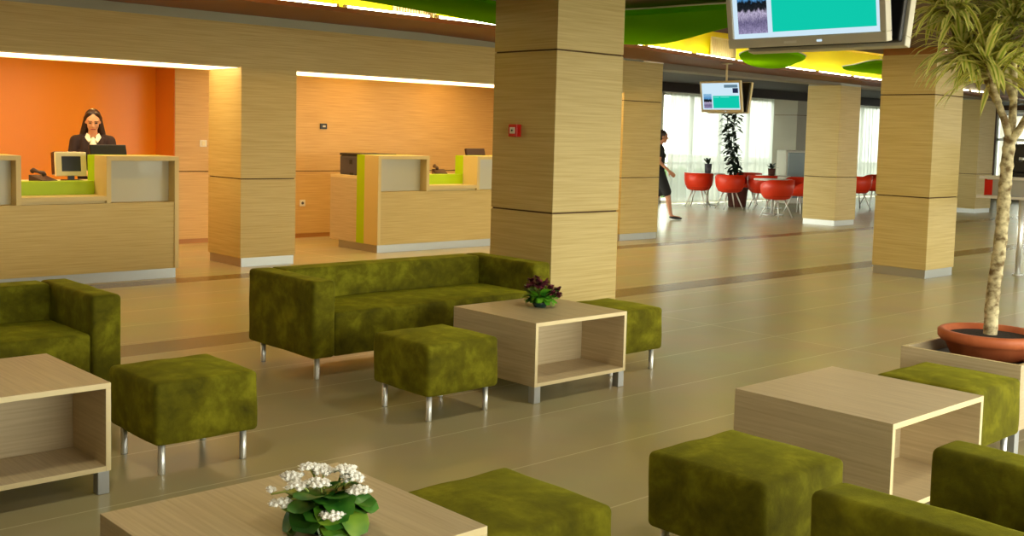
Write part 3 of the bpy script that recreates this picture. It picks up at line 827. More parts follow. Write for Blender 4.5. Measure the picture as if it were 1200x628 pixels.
def kalanchoe():
    t = thing('potted_kalanchoe', 'potted kalanchoe with white flower clusters on the near table', 'flower', (1.6, 2.455, 0.472))
    bm = B(); lathe(bm, [(0, 0), (0.042, 0), (0.046, 0.004), (0.058, 0.075), (0.062, 0.078), (0.062, 0.09), (0.056, 0.09), (0.05, 0.07), (0, 0.068)], seg=28)
    p = obj('pot', bm, M['teal_pot'], t, True)
    bm = B(); lathe(bm, [(0, 0.076), (0.052, 0.074)], seg=20); obj('soil', bm, M['soil'], p, True)
    rng = random.Random(3)
    def L(l, d, z): return latv * l + view * d + Vector((0, 0, z))
    bm = B(); bm2 = B()
    spec = [(-0.03, -0.05, 0.085, -0.03, -0.06, -0.02, 0.085, 0.046, 0), (0.04, -0.05, 0.065, 0.03, -0.09, -0.045, 0.085, 0.04, 1),
            (0.07, -0.03, 0.075, 0.07, -0.06, -0.045, 0.085, 0.04, 1), (-0.06, -0.02, 0.075, -0.08, -0.03, -0.055, 0.09, 0.04, 0),
            (0.075, 0.0, 0.085, 0.1, -0.03, 0.02, 0.09, 0.042, 0), (0.09, 0.02, 0.07, 0.1, 0.0, -0.06, 0.085, 0.03, 1),
            (0.0, -0.04, 0.1, 0.02, -0.06, 0.02, 0.08, 0.04, 0), (0.03, 0.0, 0.12, 0.04, -0.04, 0.05, 0.07, 0.035, 0),
            (-0.03, 0.02, 0.10, -0.06, 0.03, 0.0, 0.08, 0.04, 0), (0.05, 0.03, 0.10, 0.08, 0.03, 0.01, 0.08, 0.04, 0),
            (0.0, 0.04, 0.10, -0.01, 0.06, 0.01, 0.08, 0.04, 0), (-0.07, 0.02, 0.06, -0.09, 0.02, -0.07, 0.08, 0.035, 1),
            (0.05, -0.055, 0.06, 0.06, -0.09, -0.07, 0.08, 0.036, 1), (-0.08, -0.03, 0.05, -0.09, -0.05, -0.09, 0.09, 0.03, 1),
            (-0.02, 0.05, 0.08, -0.05, 0.09, -0.02, 0.08, 0.04, 0), (0.05, 0.06, 0.08, 0.04, 0.09, -0.02, 0.08, 0.04, 0)]
    spec += [(-0.04, -0.05, 0.108, -0.025, -0.07, -0.075, 0.10, 0.052, 0), (0.035, -0.06, 0.088, 0.025, -0.07, -0.085, 0.095, 0.045, 1), (0.085, -0.04, 0.09, 0.075, -0.06, -0.07, 0.10, 0.046, 1),
             (-0.09, -0.03, 0.085, -0.06, -0.05, -0.09, 0.10, 0.04, 0), (0.1, 0.0, 0.105, 0.08, -0.03, -0.02, 0.09, 0.04, 0), (-0.02, 0.02, 0.108, 0.0, -0.05, 0.01, 0.08, 0.045, 0), (0.04, 0.0, 0.11, 0.03, -0.05, 0.0, 0.08, 0.04, 0)]
    for (l, d, z, dl, dd, dz, ln, w, k) in spec:
        round_leaf(bm if k == 0 else bm2, L(l * 0.6, d * 0.6, z), L(dl, dd, dz), ln, w, 0.15)
    for i in range(26):
        a = rng.uniform(0, 2 * PI); el = rng.uniform(-0.35, 0.55); r = rng.uniform(0.01, 0.05)
        round_leaf(bm if i % 3 else bm2, (math.cos(a) * r, math.sin(a) * r, rng.uniform(0.075, 0.105)), (math.cos(a) * math.cos(el), math.sin(a) * math.cos(el), math.sin(el)), rng.uniform(0.075, 0.1), rng.uniform(0.032, 0.042))
    for b_ in (bm, bm2):
        for v in b_.verts: v.co.z = max(v.co.z, 0.004)
    obj('leaves', bm, M['kal_leaf'], t, True)
    obj('leaves', bm2, M['kal_leaf2'], t, True, label='paler yellow green leaves')
    heads = [(-0.09, 0.0, 0.138), (-0.045, 0.03, 0.155), (-0.062, -0.05, 0.13), (-0.01, -0.045, 0.138), (0.05, 0.02, 0.155), (0.095, -0.04, 0.118), (0.035, -0.115, 0.075), (-0.105, -0.06, 0.085), (-0.14, -0.03, 0.105), (0.075, 0.0, 0.14), (-0.012, 0.03, 0.15)]
    for i, (l, d, z) in enumerate(heads):
        c = L(l, d, z)
        bm = B()
        root = L(l * 0.35, d * 0.3, 0.08)
        tube(bm, [root, root.lerp(c, 0.6) + Vector((0, 0, 0.015)), c], 0.003, 6)
        st = obj('flower_stem', bm, M['stem_green'], t, True)
        bm = B()
        for q in range(3 if i == 8 else 17):
            rr = 0.030 * math.sqrt((q + 0.3) / 17); aa = q * 2.4 + i
            o = c + Vector((rr * math.cos(aa), rr * math.sin(aa), 0.012 - 9 * rr * rr + rng.uniform(-.003, .003)))
            for pp in range(4):
                a = pp * PI / 2 + rng.uniform(0, 1)
                pd = Vector((math.cos(a), math.sin(a), 0.1))
                sd = Vector((-math.sin(a), math.cos(a), 0))
                v = [bm.verts.new(o), bm.verts.new(o + pd * 0.008 + sd * 0.007), bm.verts.new(o + pd * 0.014), bm.verts.new(o + pd * 0.008 - sd * 0.007)]
                bm.faces.new(v)
            bmesh.ops.create_icosphere(bm, subdivisions=1, radius=0.0075, matrix=Matrix.Translation(o + Vector((0, 0, 0.001))))
        obj('flower_head', bm, M['petal_white'], st)
kalanchoe()

def purple_plant():
    t = thing('flower_bowl', 'small bowl of purple flowers and green leaves on the middle coffee table', 'flower', (4.76, 4.90, 0.472))
    bm = B(); lathe(bm, [(0, 0), (0.036, 0), (0.05, 0.022), (0.053, 0.036), (0.046, 0.036), (0.034, 0.024), (0, 0.022)], seg=24)
    obj('bowl', bm, M['teal_pot'], t, True)
    rng = random.Random(8)
    def L(l, d, z): return latv * l + view * d + Vector((0, 0, z))
    bm = B()
    for i in range(80):
        a = rng.uniform(0, 2 * PI); r = rng.uniform(0.01, 0.045)
        b = Vector((math.cos(a) * r, math.sin(a) * r, rng.uniform(0.045, 0.08)))
        el = rng.uniform(-0.5, 1.0)
        round_leaf(bm, b, (math.cos(a) * math.cos(el), math.sin(a) * math.cos(el), math.sin(el)), rng.uniform(0.05, 0.095), rng.uniform(0.018, 0.03))
    for v in bm.verts: v.co.z = max(v.co.z, 0.004)
    obj('leaves', bm, M['bright_leaf'], t, True)
    for i in range(26):
        l = rng.uniform(-0.085, 0.125); d = rng.uniform(-0.06, 0.06)
        z = 0.165 - 0.6 * abs(l + 0.02) + rng.uniform(-0.03, 0.025)
        c = L(l, d, max(z, 0.08))
        bm = B(); tube(bm, [L(l * .2, d * .2, 0.04), L(l * .6, d * .6, z * .7), c], 0.002, 5); s = obj('flower_stem', bm, M['stem_green'], t, True)
        bm = B()
        for q in range(12):
            a = rng.uniform(0, 2 * PI); el = rng.uniform(-.2, 1.2)
            round_leaf(bm, c, (math.cos(a) * math.cos(el), math.sin(a) * math.cos(el), math.sin(el)), 0.03, 0.011)
        obj('flower_head', bm, M['purple'], s, True)
purple_plant()

# red manual call point on the column
t = thing('fire_call_point', 'red fire alarm call point on the big column', 'alarm', (5.755, 6.232, 1.574))
bm = B(); box(bm, -0.05, 0, -0.048, 0.048, -0.048, 0.048, 0.006); obj('housing', bm, M['red_plastic'], t)
bm = B(); box(bm, -0.054, -0.048, -0.028, 0.028, -0.024, 0.024, 0.002); pn = obj('press_plate', bm, M['white_plastic'], t)
bm = B(); lathe(bm, [(0, 0), (0.008, 0), (0.008, 0.003), (0, 0.003)], seg=14); o = obj('button', bm, M['black'], pn, False, (-0.054, 0, 0)); o.rotation_euler = (0, -PI / 2, 0)

# ------------------------------------------------------------------ reception counters
def make_counter(label, loc, mods, end_panel_left=True):
    """mods: list of (x0, x1, 'high'|'low'); origin at the left front corner"""
    t = thing('reception_counter', label, 'counter', loc)
    x0, x1 = mods[0][0], mods[-1][1]
    TH = 0.045; D = 0.30; HI, LO, NB = 1.232, 0.845, 0.775
    bm = B(); box(bm, x0 + 0.02, x1 - 0.02, 0.03, D + 0.6, 0.0, 0.1); obj('plinth', bm, M['aluminium'], t)
    bm = B(); box(bm, x0 + TH, x1 - TH, 0.012, D, 0.1, NB - 0.001, 0.002); obj('front_panel', bm, M['wood_wall'], t)
    bm = B()
    box(bm, x0, x0 + TH, 0, D, 0.1, NB); box(bm, x1 - TH, x1, 0, D, 0.1, NB)
    for (a, b, k) in mods:
        if k == 'high':
            box(bm, a, b, 0, D, HI - TH, HI, 0.002)
            box(bm, a, a + TH, 0, D, NB, HI - TH); box(bm, b - TH, b, 0, D, NB, HI - TH)
        else:
            box(bm, a, b, 0, D, LO - TH, LO, 0.002)
            box(bm, a, b, 0.03, D, NB, LO - TH)
    obj('edge_frame', bm, M['counter_edge'], t)
    for (a, b, k) in mods:
        if k == 'high':
            bm = B(); box(bm, a + TH, b - TH, 0.14, 0.155, NB, HI - TH, 0.0); obj('frosted_panel', bm, M['frost'], t)
    bm = B()
    for (a, b, k) in mods:
        box(bm, a, b, D, D + 0.17, 0.1, HI if k == 'high' else 0.975)
    obj('lime_panel', bm, M['lime'], t)
    bm = B(); box(bm, x0, x1, D + 0.17, D + 0.78, 0.92, 0.955, 0.002); obj('desk_top', bm, M['edge'], t)
    bm = B(); box(bm, x0, x0 + 0.03, D + 0.17, D + 0.78, 0.1, 0.92, 0.001); obj('desk_side', bm, M['table_long'], t)
    bm = B(); box(bm, x1 - 0.03, x1, D + 0.17, D + 0.78, 0.1, 0.92, 0.001); obj('desk_side', bm, M['table_long'], t)
    return t
make_counter('stepped wooden reception counter in front of the smiling woman\'s orange wall', (0, 10.48, 0), [(1.9, 2.7, 'low'), (2.7, 3.5, 'high'), (3.5, 4.295, 'low'), (4.295, 5.037, 'high')])['label'] = 'stepped wooden reception counter in front of the woman and the orange wall'
make_counter('stepped wooden reception counter with the printer, half hidden by the big column', (8.08, 11.29, 0), [(0, 0.812, 'high'), (0.812, 1.632, 'low'), (1.632, 2.44, 'high')])

# things on the left counter
t = thing('point_of_sale_monitor', 'small cream framed monitor with dark screen on the left counter', 'monitor', (4.19, 11.08, 0.955), R(-4))
bm = B(); box(bm, -0.09, 0.09, -0.07, 0.09, 0, 0.02, 0.004); box(bm, -0.03, 0.03, 0.02, 0.05, 0.02, 0.1); obj('stand', bm, M['black'], t)
bm = B(); box(bm, -0.15, 0.15, 0.0, 0.05, 0.06, 0.30, 0.006); sh = obj('housing', bm, M['cream_plastic'], t); sh.rotation_euler = (R(-8), 0, 0)
bm = B(); box(bm, -0.092, 0.092, -0.004, 0.002, 0.105, 0.255, 0.0); obj('screen', bm, M['black'], sh)
bm = B(); box(bm, -0.155, 0.155, 0.05, 0.14, 0.08, 0.31, 0.01); obj('back_shell', bm, M['dark_maroon'], sh)
t = thing('desk_monitor', 'black flat monitor seen from behind in front of the receptionist', 'monitor', (4.62, 11.12, 0.955), R(6))
bm = B(); box(bm, -0.1, 0.1, -0.08, 0.1, 0, 0.015, 0.004); box(bm, -0.025, 0.025, -0.01, 0.02, 0.01, 0.2); obj('stand', bm, M['black'], t)
bm = B(); box(bm, -0.2, 0.2, 0.0, 0.04, 0.1, 0.385, 0.008); sh = obj('housing', bm, M['black'], t); sh.rotation_euler = (R(-14), 0, 0)
bm = B(); box(bm, -0.185, 0.185, 0.038, 0.043, 0.115, 0.37); obj('screen', bm, M['scr_slate'], sh)

def phone(label, loc, rz):
    t = thing('desk_phone', label, 'phone', loc, rz)
    bm = B()
    v = [bm.verts.new(p) for p in ((-.09, -.1, 0), (.09, -.1, 0), (.09, .1, 0), (-.09, .1, 0), (-.09, -.1, .025), (.09, -.1, .025), (.09, .1, .075), (-.09, .1, .075))]
    for f in ((0, 3, 2, 1), (4, 5, 6, 7), (0, 1, 5, 4), (1, 2, 6, 5), (2, 3, 7, 6), (3, 0, 4, 7)): bm.faces.new([v[i] for i in f])
    bmesh.ops.bevel(bm, geom=list(bm.edges), offset=0.006, segments=2, profile=0.5, affect='EDGES')
    obj('base', bm, M['dark_maroon'], t)
    bm = B(); tube(bm, [(-.055, -.085, .075), (-.055, -.07, .095), (-.055, 0, .105), (-.055, .07, .12), (-.055, .09, .105)], [0.022, 0.022, 0.014, 0.022, 0.024], 10); obj('handset', bm, M['dark_maroon'], t, True)
    return t
p = phone('dark desk phone on the left reception counter', (3.88, 11.0, 0.955), R(20))
dup(p, (9.63, 12.0, 0.955), R(-25), 'dark desk phone on the right reception counter')

t = thing('printer', 'dark grey printer standing on the right reception desk', 'printer', (8.46, 12.05, 0.955))
bm = B(); box(bm, -0.28, 0.28, -0.24, 0.26, 0.0, 0.25, 0.018); b = obj('housing', bm, M['grey_plastic'], t)
bm = B(); box(bm, -0.285, 0.285, -0.245, 0.262, 0.25, 0.285, 0.012); obj('scanner_lid', bm, M['black'], t)
bm = B(); box(bm, -0.284, -0.278, -0.03, 0.03, 0.14, 0.20, 0.002); obj('side_handle', bm, M['black'], b)
bm = B(); box(bm, -0.284, -0.278, -0.06, 0.02, 0.0, 0.03, 0.002); obj('foot_slot', bm, M['black'], b)
bm = B(); box(bm, -0.2, 0.2, -0.3, -0.24, 0.1, 0.115, 0.003); obj('paper_tray', bm, M['black'], t)

t = thing('desk_monitor', 'dark monitor behind the right counter, partly hidden by the big column', 'monitor', (10.36, 11.99, 0.955), R(8))
bm = B(); box(bm, -0.1, 0.1, -0.08, 0.1, 0, 0.015, 0.004); box(bm, -0.025, 0.025, -0.01, 0.02, 0.01, 0.2); obj('stand', bm, M['black'], t)
bm = B(); box(bm, -0.2, 0.2, 0.0, 0.04, 0.08, 0.38, 0.008); sh = obj('housing', bm, M['dark_maroon'], t); sh.rotation_euler = (R(-14), 0, 0)
bm = B(); box(bm, -0.185, 0.185, 0.038, 0.043, 0.1, 0.365); obj('screen', bm, M['scr_slate'], sh)

# wall fittings
t = thing('wall_thermostat', 'small black control panel on the wall above the printer', 'control panel', (8.649, 13.45, 1.583))
bm = B(); box(bm, -0.055, 0.055, -0.02, 0, -0.04, 0.04, 0.004); obj('housing', bm, M['black'], t)
bm = B(); box(bm, -0.02, 0.028, -0.023, -0.019, -0.012, 0.014); obj('display', bm, M['silver_plastic'], t)
t = thing('wall_outlet', 'white square power outlet low on the recess wall', 'outlet', (8.318, 13.45, 0.493))
bm = B(); box(bm, -0.045, 0.045, -0.012, 0, -0.045, 0.045, 0.004); obj('plate', bm, M['white_plastic'], t)
bm = B(); lathe(bm, [(0, 0), (0.02, 0), (0.02, 0.004), (0, 0.004)], seg=18); o = obj('socket', bm, M['grey_plastic'], t, False, (0, -0.012, 0)); o.rotation_euler = (R(90), 0, 0)
t = thing('wall_switch', 'white wall switch on the wood wall beside the receptionist', 'switch', (6.80, 13.45, 1.315))
bm = B(); box(bm, -0.05, 0.05, -0.012, 0, -0.045, 0.045, 0.004); obj('plate', bm, M['white_plastic'], t)
bm = B(); box(bm, -0.022, 0.022, -0.018, -0.01, -0.03, 0.03, 0.002); obj('rocker', bm, M['cream_plastic'], t)

# ------------------------------------------------------------------ televisions
def make_tv(label, loc, ztop, tilt=10):
    """two screens back to back on one ceiling pole; origin at the middle of the lower edge of the lit one, which faces -X"""
    t = thing('twin_screen_television', label, 'television', loc)
    W, H, b0 = 0.75, 0.47, 0.028
    def display(lit, off, rz):
        rot = (0, R(-tilt), rz)
        bm = B()
        box(bm, -0.022, 0.02, -W / 2, W / 2, 0, b0 + 0.012, 0.004); box(bm, -0.022, 0.02, -W / 2, W / 2, H - b0, H, 0.004)
        box(bm, -0.022, 0.02, -W / 2, -W / 2 + b0, b0 + 0.012, H - b0, 0.004); box(bm, -0.022, 0.02, W / 2 - b0, W / 2, b0 + 0.012, H - b0, 0.004)
        bz = obj('bezel', bm, M['silver_plastic'], t, False, off); bz.rotation_euler = rot
        bm = B(); box(bm, -0.024, -0.021, -0.09, -0.065, 0.013, 0.022, 0.002); obj('power_light', bm, M['scr_white'], bz)
        bm = B(); box(bm, -0.0235, -0.0215, 0.03, 0.09, 0.012, 0.022); obj('maker_plate', bm, M['white_plastic'], bz)
        bm = B(); box(bm, 0.02, 0.05, -W / 2 + 0.012, W / 2 - 0.012, 0.012, H - 0.012, 0.008); bk = obj('back_shell', bm, M['black'], t, False, off); bk.rotation_euler = rot
        y0, y1, z0, z1 = -W / 2 + b0, W / 2 - b0, b0 + 0.012, H - b0
        bm = B(); box(bm, -0.012, -0.008, y0, y1, z0, z1); sc = obj('screen', bm, M['scr_white'] if lit else M['black'], t, False, off); sc.rotation_euler = rot
        if not lit: return
        w = y1 - y0; h = z1 - z0
        def patch(n, a, b, c, d, m, e=0.0135):    # left of the picture is +Y
            bm = B(); box(bm, -e, -0.0118, y1 - w * b, y1 - w * a, z0 + h * c, z0 + h * d); obj(n, bm, m, sc)
        patch('photo_picture', 0.035, 0.25, 0.05, 0.60, M['scr_photo'])
        patch('teal_field', 0.285, 0.975, 0.055, 0.52, M['scr_teal'])
        patch('pale_heading', 0.30, 0.45, 0.448, 0.475, M['scr_pale'], 0.0145)
        patch('pale_heading', 0.49, 0.72, 0.455, 0.482, M['scr_pale'], 0.0145)
        patch('slate_caption', 0.60, 0.95, 0.82, 0.93, M['scr_slate'])
        patch('navy_picture', 0.82, 0.96, 0.62, 0.80, M['scr_navy'])
    display(True, (0, 0, 0), 0); display(False, (0.14, 0.0, -0.012), PI)
    hz = ztop - loc[2]
    bm = B(); box(bm, 0.045, 0.095, -0.1, 0.1, H * 0.45, H * 0.75, 0.005); tube(bm, [(0.07, 0, H * 0.5), (0.07, 0, hz)], 0.016, 10); box(bm, 0.01, 0.13, -0.06, 0.06, hz - 0.012, hz, 0.002)
    obj('ceiling_mount', bm, M['silver_plastic'], t)
    return t
make_tv('large silver twin screen television hung from the ceiling near the dracaena', (4.0, 2.58, 1.948), 2.66)
make_tv('small distant twin screen television with white and teal picture above the red chairs', (13.6, 10.17, 1.955), 2.69)

# ------------------------------------------------------------------ restaurant
def make_chair(label, loc, rz):
    """tub chair, origin on the floor, opens towards local -Y"""
    t = thing('tub_chair', label, 'chair', loc, rz, None)
    bm = B(); n = 40
    prof = [(0.17, 0.37), (0.25, 0.40), (0.305, 0.50), (0.325, 0.60), (0.335, 1.0)]
    def top(a):   # a: angle from the back
        f = min(1, abs(a) / PI)
        return 0.77 - 0.25 * max(0, (f - 0.42) / 0.58) ** 1.3
    out = []; inn = []
    for i in range(n):
        a = -PI + 2 * PI * i / n
        ca, sa = math.cos(a), math.sin(a)
        tz = top(a); col = []; ci = []
        for j, (r, z) in enumerate(prof):
            zz = tz if j == len(prof) - 1 else 0.37 + (z - 0.37) * min(1, (tz - 0.37) / 0.36)
            col.append(bm.verts.new((r * sa * 1.0, r * ca, zz)))
            ri = max(0.02, r - 0.03)
            ci.append(bm.verts.new((ri * sa, ri * ca, max(zz - (0 if j == len(prof) - 1 else -0.03), 0.40))))
        out.append(col); inn.append(ci)
    for i in range(n):
        k = (i + 1) % n
        for j in range(len(prof) - 1):
            bm.faces.new((out[i][j], out[k][j], out[k][j + 1], out[i][j + 1])); bm.faces.new((inn[i][j], inn[i][j + 1], inn[k][j + 1], inn[k][j]))
        bm.faces.new((out[i][-1], out[k][-1], inn[k][-1], inn[i][-1]))
    bm.faces.new([out[i][0] for i in range(n)]); bm.faces.new([inn[i][0] for i in range(n)])
    obj('shell', bm, M['chair_red'], t, True)
    bm = B(); lathe(bm, [(0, 0.42), (0.24, 0.42), (0.275, 0.44), (0.28, 0.455), (0.25, 0.475), (0, 0.485)], seg=28); obj('seat', bm, M['chair_red2'], t, True)
    for sx in (-1, 1):
        for sy in (-1, 1):
            bm = B(); tube(bm, [(sx * 0.1, sy * 0.1, 0.385), (sx * 0.23, sy * 0.23, 0.0)], [0.017, 0.012], 8); obj('leg', bm, M['white_metal'], t, True)
    return t

def make_dining_table(label, loc):
    t = thing('dining_table', label, 'table', loc, 0)
    bm = B(); lathe(bm, [(0, 0.715), (0.38, 0.715), (0.4, 0.722), (0.4, 0.738), (0.39, 0.745), (0, 0.745)], seg=36); obj('tabletop', bm, M['tabletop_white'], t)
    bm = B(); lathe(bm, [(0, 0.02), (0.03, 0.02), (0.03, 0.715), (0, 0.715)], seg=16); obj('pedestal', bm, M['white_metal'], t, True)
    bm = B(); lathe(bm, [(0, 0), (0.23, 0), (0.23, 0.012), (0.05, 0.03), (0, 0.03)], seg=28); obj('base', bm, M['steel'], t, True)
    return t
def vase(label, loc, h=0.13, mat_='grey_plastic'):
    t = thing('flower_vase', label, 'vase', loc)
    bm = B(); lathe(bm, [(0, 0), (0.06, 0), (0.075, 0.02), (0.085, h), (0.078, h), (0.065, 0.02), (0, 0.015)], seg=20); obj('vessel', bm, M[mat_], t, True)
    bm = B(); rng = random.Random(int(loc[0] * 10))
    for i in range(9):
        a = rng.uniform(0, 2 * PI); el = rng.uniform(0.3, 1.3)
        tube(bm, [(0, 0, h * 0.5), (0.02 * math.cos(a), 0.02 * math.sin(a), h + 0.03)], 0.004, 5)
        round_leaf(bm, (0.015 * math.cos(a), 0.015 * math.sin(a), h), (math.cos(a) * math.cos(el), math.sin(a) * math.cos(el), math.sin(el)), 0.15, 0.03)
    obj('leaves', bm, M['dark_leaf'], t, True)

ch = make_chair('red tub chair nearest the woman in black, leftmost of the red chairs', (20.08, 15.60, 0), R(112))
cushion_group = None
for (x, y, rz, lab) in ((20.11, 14.75, 150, 'red tub chair standing under the tall leafy plant'),
                        (20.68, 14.30, 140, 'red tub chair between the leafy plant and the front red chair'),
                        (18.78, 12.62, 178, 'front red tub chair standing nearest to the lounge'),
                        (20.55, 13.25, -95, 'red tub chair half hidden behind the pale lit column'),
                        (21.75, 15.45, -60, 'red tub chair mostly hidden behind the leafy plant'),
                        (23.35, 13.50, 150, 'red tub chair in the gap between two columns, left one'),
                        (24.9, 13.95, -120, 'red tub chair in the gap between two columns, right one')):
    dup(ch, (x, y, 0), R(rz), lab)
tb = make_dining_table('white round table beside the leftmost red chair', (20.92, 15.98, 0))
for (x, y, lab) in ((21.45, 14.55, 'white round table behind the middle red chairs'),
                    (19.55, 13.25, 'white round table behind the front red chair'),
                    (24.35, 14.55, 'white round table in the gap between two columns')):
    dup(tb, (x, y, 0), 0, lab)
vase('grey vase with dark leaves on the table beside the leftmost red chair', (20.80, 15.90, 0.745), 0.22)
vase('brown vase with dark leaves on the table behind the middle red chairs', (21.47, 14.60, 0.745), 0.16, 'wicker')
vase('small vase with leaves on the table in the gap between two columns', (24.30, 14.50, 0.745), 0.16, 'wicker')

# tall leafy plant in a dark pot
def tall_plant():
    t = thing('tall_potted_plant', 'tall dark leafy plant in front of the wide sheer curtain', 'plant', (21.05, 15.22, 0))
    bm = B(); lathe(bm, [(0, 0), (0.19, 0), (0.2, 0.02), (0.24, 0.42), (0.25, 0.44), (0.22, 0.44), (0.2, 0.38), (0, 0.37)], seg=28); p = obj('pot', bm, M['wicker'], t, True)
    bm = B(); lathe(bm, [(0, 0.40), (0.2, 0.395)], seg=20); obj('soil', bm, M['soil'], p)
    rng = random.Random(21)
    bm = B(); L0 = latv * -0.22
    stems = []
    for k in range(4):
        a = k * PI / 2 + 0.4
        s = [Vector((0.05 * math.cos(a), 0.05 * math.sin(a), 0.38))]
        for q in range(1, 7):
            f = q / 6
            s.append(Vector((0.12 * math.cos(a + f) * f, 0.12 * math.sin(a + f) * f, 0.38 + f * (1.75 + 0.15 * (k % 2)))) + L0 * min(1, f * 1.6) )
        s = catmull(s, 5, False); stems.append(s)
        tube(bm, s, [0.014 - 0.008 * i / len(s) for i in range(len(s))], 7)
    obj('stem', bm, M['dark_leaf'], t, True)
    bm = B()
    for s in stems:
        for i in range(5, len(s)):
            for q in range(3):
                a = rng.uniform(0, 2 * PI); el = rng.uniform(-0.6, 0.7)
                b = s[i]
                tube(bm, [b, b + Vector((math.cos(a) * .06, math.sin(a) * .06, 0.02))], 0.003, 4)
                round_leaf(bm, b + Vector((math.cos(a) * .06, math.sin(a) * .06, 0.02)), (math.cos(a) * math.cos(el), math.sin(a) * math.cos(el), math.sin(el)), rng.uniform(0.13, 0.2), rng.uniform(0.028, 0.045))
    obj('leaves', bm, M['dark_leaf'], t, True)
tall_plant()

# standing glass fronted cabinet in front of the grey column
t = thing('drinks_fridge', 'pale upright glass fronted cabinet in front of the grey column', 'cabinet', (23.65, 15.35, 0), R(-10))
bm = B(); box(bm, -0.42, 0.42, -0.02, 0.3, 0, 1.32, 0.03); obj('body', bm, M['white_plastic'], t)
bm = B(); box(bm, -0.36, 0.36, -0.05, -0.02, 0.14, 1.26, 0.01); d = obj('door', bm, plain('blue_grey_glass', srgb(150, 166, 172), 0.15), t)
bm = B(); tube(bm, [(0.3, -0.08, 0.6), (0.3, -0.08, 0.95)], 0.01, 8); obj('handle', bm, M['steel'], d, True)

# tall bar counter at the right with its coffee machine
t = thing('bar_counter', 'pale high bar counter on steel legs behind the dracaena trunk', 'counter', (13.4, 5.0, 0))
bm = B(); box(bm, -0.05, 0.75, -0.85, 1.08, 1.15, 1.185, 0.004); obj('worktop', bm, M['tabletop_white'], t)
bm = B(); box(bm, 0, 0.7, -0.8, 1.0, 0.95, 1.15, 0.003); obj('apron', bm, M['alu_dull'], t)
bm = B(); box(bm, 0, 0.7, 1.0, 1.03, 0.95, 1.15, 0.002); box(bm, -0.004, 0.0, 0.93, 1.02, 0.955, 1.14); obj('end_panel', bm, M['red_plastic'], t)
bm = B(); box(bm, -0.06, 0.75, -0.85, 1.1, 0.915, 0.95, 0.004); obj('lower_shelf', bm, M['tabletop_white'], t)
for y in (0.60, -0.7):
    for x in (0.08, 0.6):
        bm = B(); tube(bm, [(x, y, 0), (x, y, 0.915)], 0.032, 14); obj('leg', bm, M['steel'], t, True)
        bm = B(); lathe(bm, [(0, 0), (0.06, 0), (0.06, 0.01), (0, 0.012)], seg=18); obj('foot_plate', bm, M['steel'], t, True, (x, y, 0))
t = thing('coffee_machine', 'black coffee machine standing on the bar counter', 'coffee machine', (13.75, 5.52, 1.185))
bm = B(); box(bm, -0.26, 0.26, -0.4, 0.32, 0.05, 0.4, 0.02); h = obj('housing', bm, M['black'], t)
bm = B(); box(bm, -0.27, 0.27, -0.41, 0.33, 0, 0.05, 0.005); obj('drip_tray', bm, M['black'], t)
for y in (-0.2, 0.1):
    bm = B(); lathe(bm, [(0, 0), (0.035, 0), (0.035, 0.04), (0, 0.04)], seg=16); g = obj('group_head', bm, M['steel'], h, True, (-0.29, y, 0.2))
    bm = B(); tube(bm, [(-0.29, y, 0.2), (-0.42, y, 0.19)], 0.012, 8); obj('portafilter', bm, M['black'], h, True)
bm = B()
for k in range(3): tube(bm, [(-0.2 + 0.2 * k, -0.38, 0.4), (-0.2 + 0.2 * k, -0.38, 0.44), (-0.2 + 0.2 * k, 0.3, 0.44), (-0.2 + 0.2 * k, 0.3, 0.4)], 0.006, 6)
obj('cup_rail', bm, M['steel'], t, True)

# ------------------------------------------------------------------ people
def cap(bm, p0, p1, r0, r1, seg=14, sx=1.0):
    """tapered limb with round ends"""
    p0, p1 = Vector(p0), Vector(p1)
    d = (p1 - p0)
    if d.length < 1e-5: d = Vector((0, 0, 1e-4))
    n = d.normalized()
    pts = []; rs = []
    for i in range(5):
        a = -PI / 2 + PI / 2 * i / 4
        pts.append(p0 + n * r0 * math.sin(a)); rs.append(max(1e-4, r0 * math.cos(a)))
    for i in range(5):
        a = PI / 2 * i / 4
        pts.append(p1 + n * r1 * math.sin(a)); rs.append(max(1e-4, r1 * math.cos(a)))
    tube(bm, pts, rs, seg)

def ell(bm, c, r, rot=None):
    m = Matrix.Translation(Vector(c)) @ ((rot or Matrix.Identity(3)).to_4x4()) @ Matrix.Diagonal((r[0], r[1], r[2], 1))
    bmesh.ops.create_uvsphere(bm, u_segments=24, v_segments=16, radius=1, matrix=m)

def fuse(name, bm, m, parent, voxel=0.009, smooth=6):
    """union of overlapping volumes as one continuous skin"""
    bmesh.ops.recalc_face_normals(bm, faces=bm.faces)
    me = bpy.data.meshes.new(name + '_src'); bm.to_mesh(me); bm.free()
    o = link(bpy.data.objects.new(name, me))
    r = o.modifiers.new('r', 'REMESH'); r.mode = 'VOXEL'; r.voxel_size = voxel
    s = o.modifiers.new('s', 'SMOOTH'); s.iterations = smooth; s.factor = 0.5
    dg = bpy.context.evaluated_depsgraph_get()
    new = bpy.data.meshes.new_from_object(o.evaluated_get(dg))
    o.modifiers.clear(); o.data = new; bpy.data.meshes.remove(me)
    new.name = name; new.materials.clear(); new.materials.append(m); new.shade_smooth()
    o.parent = parent
    return o

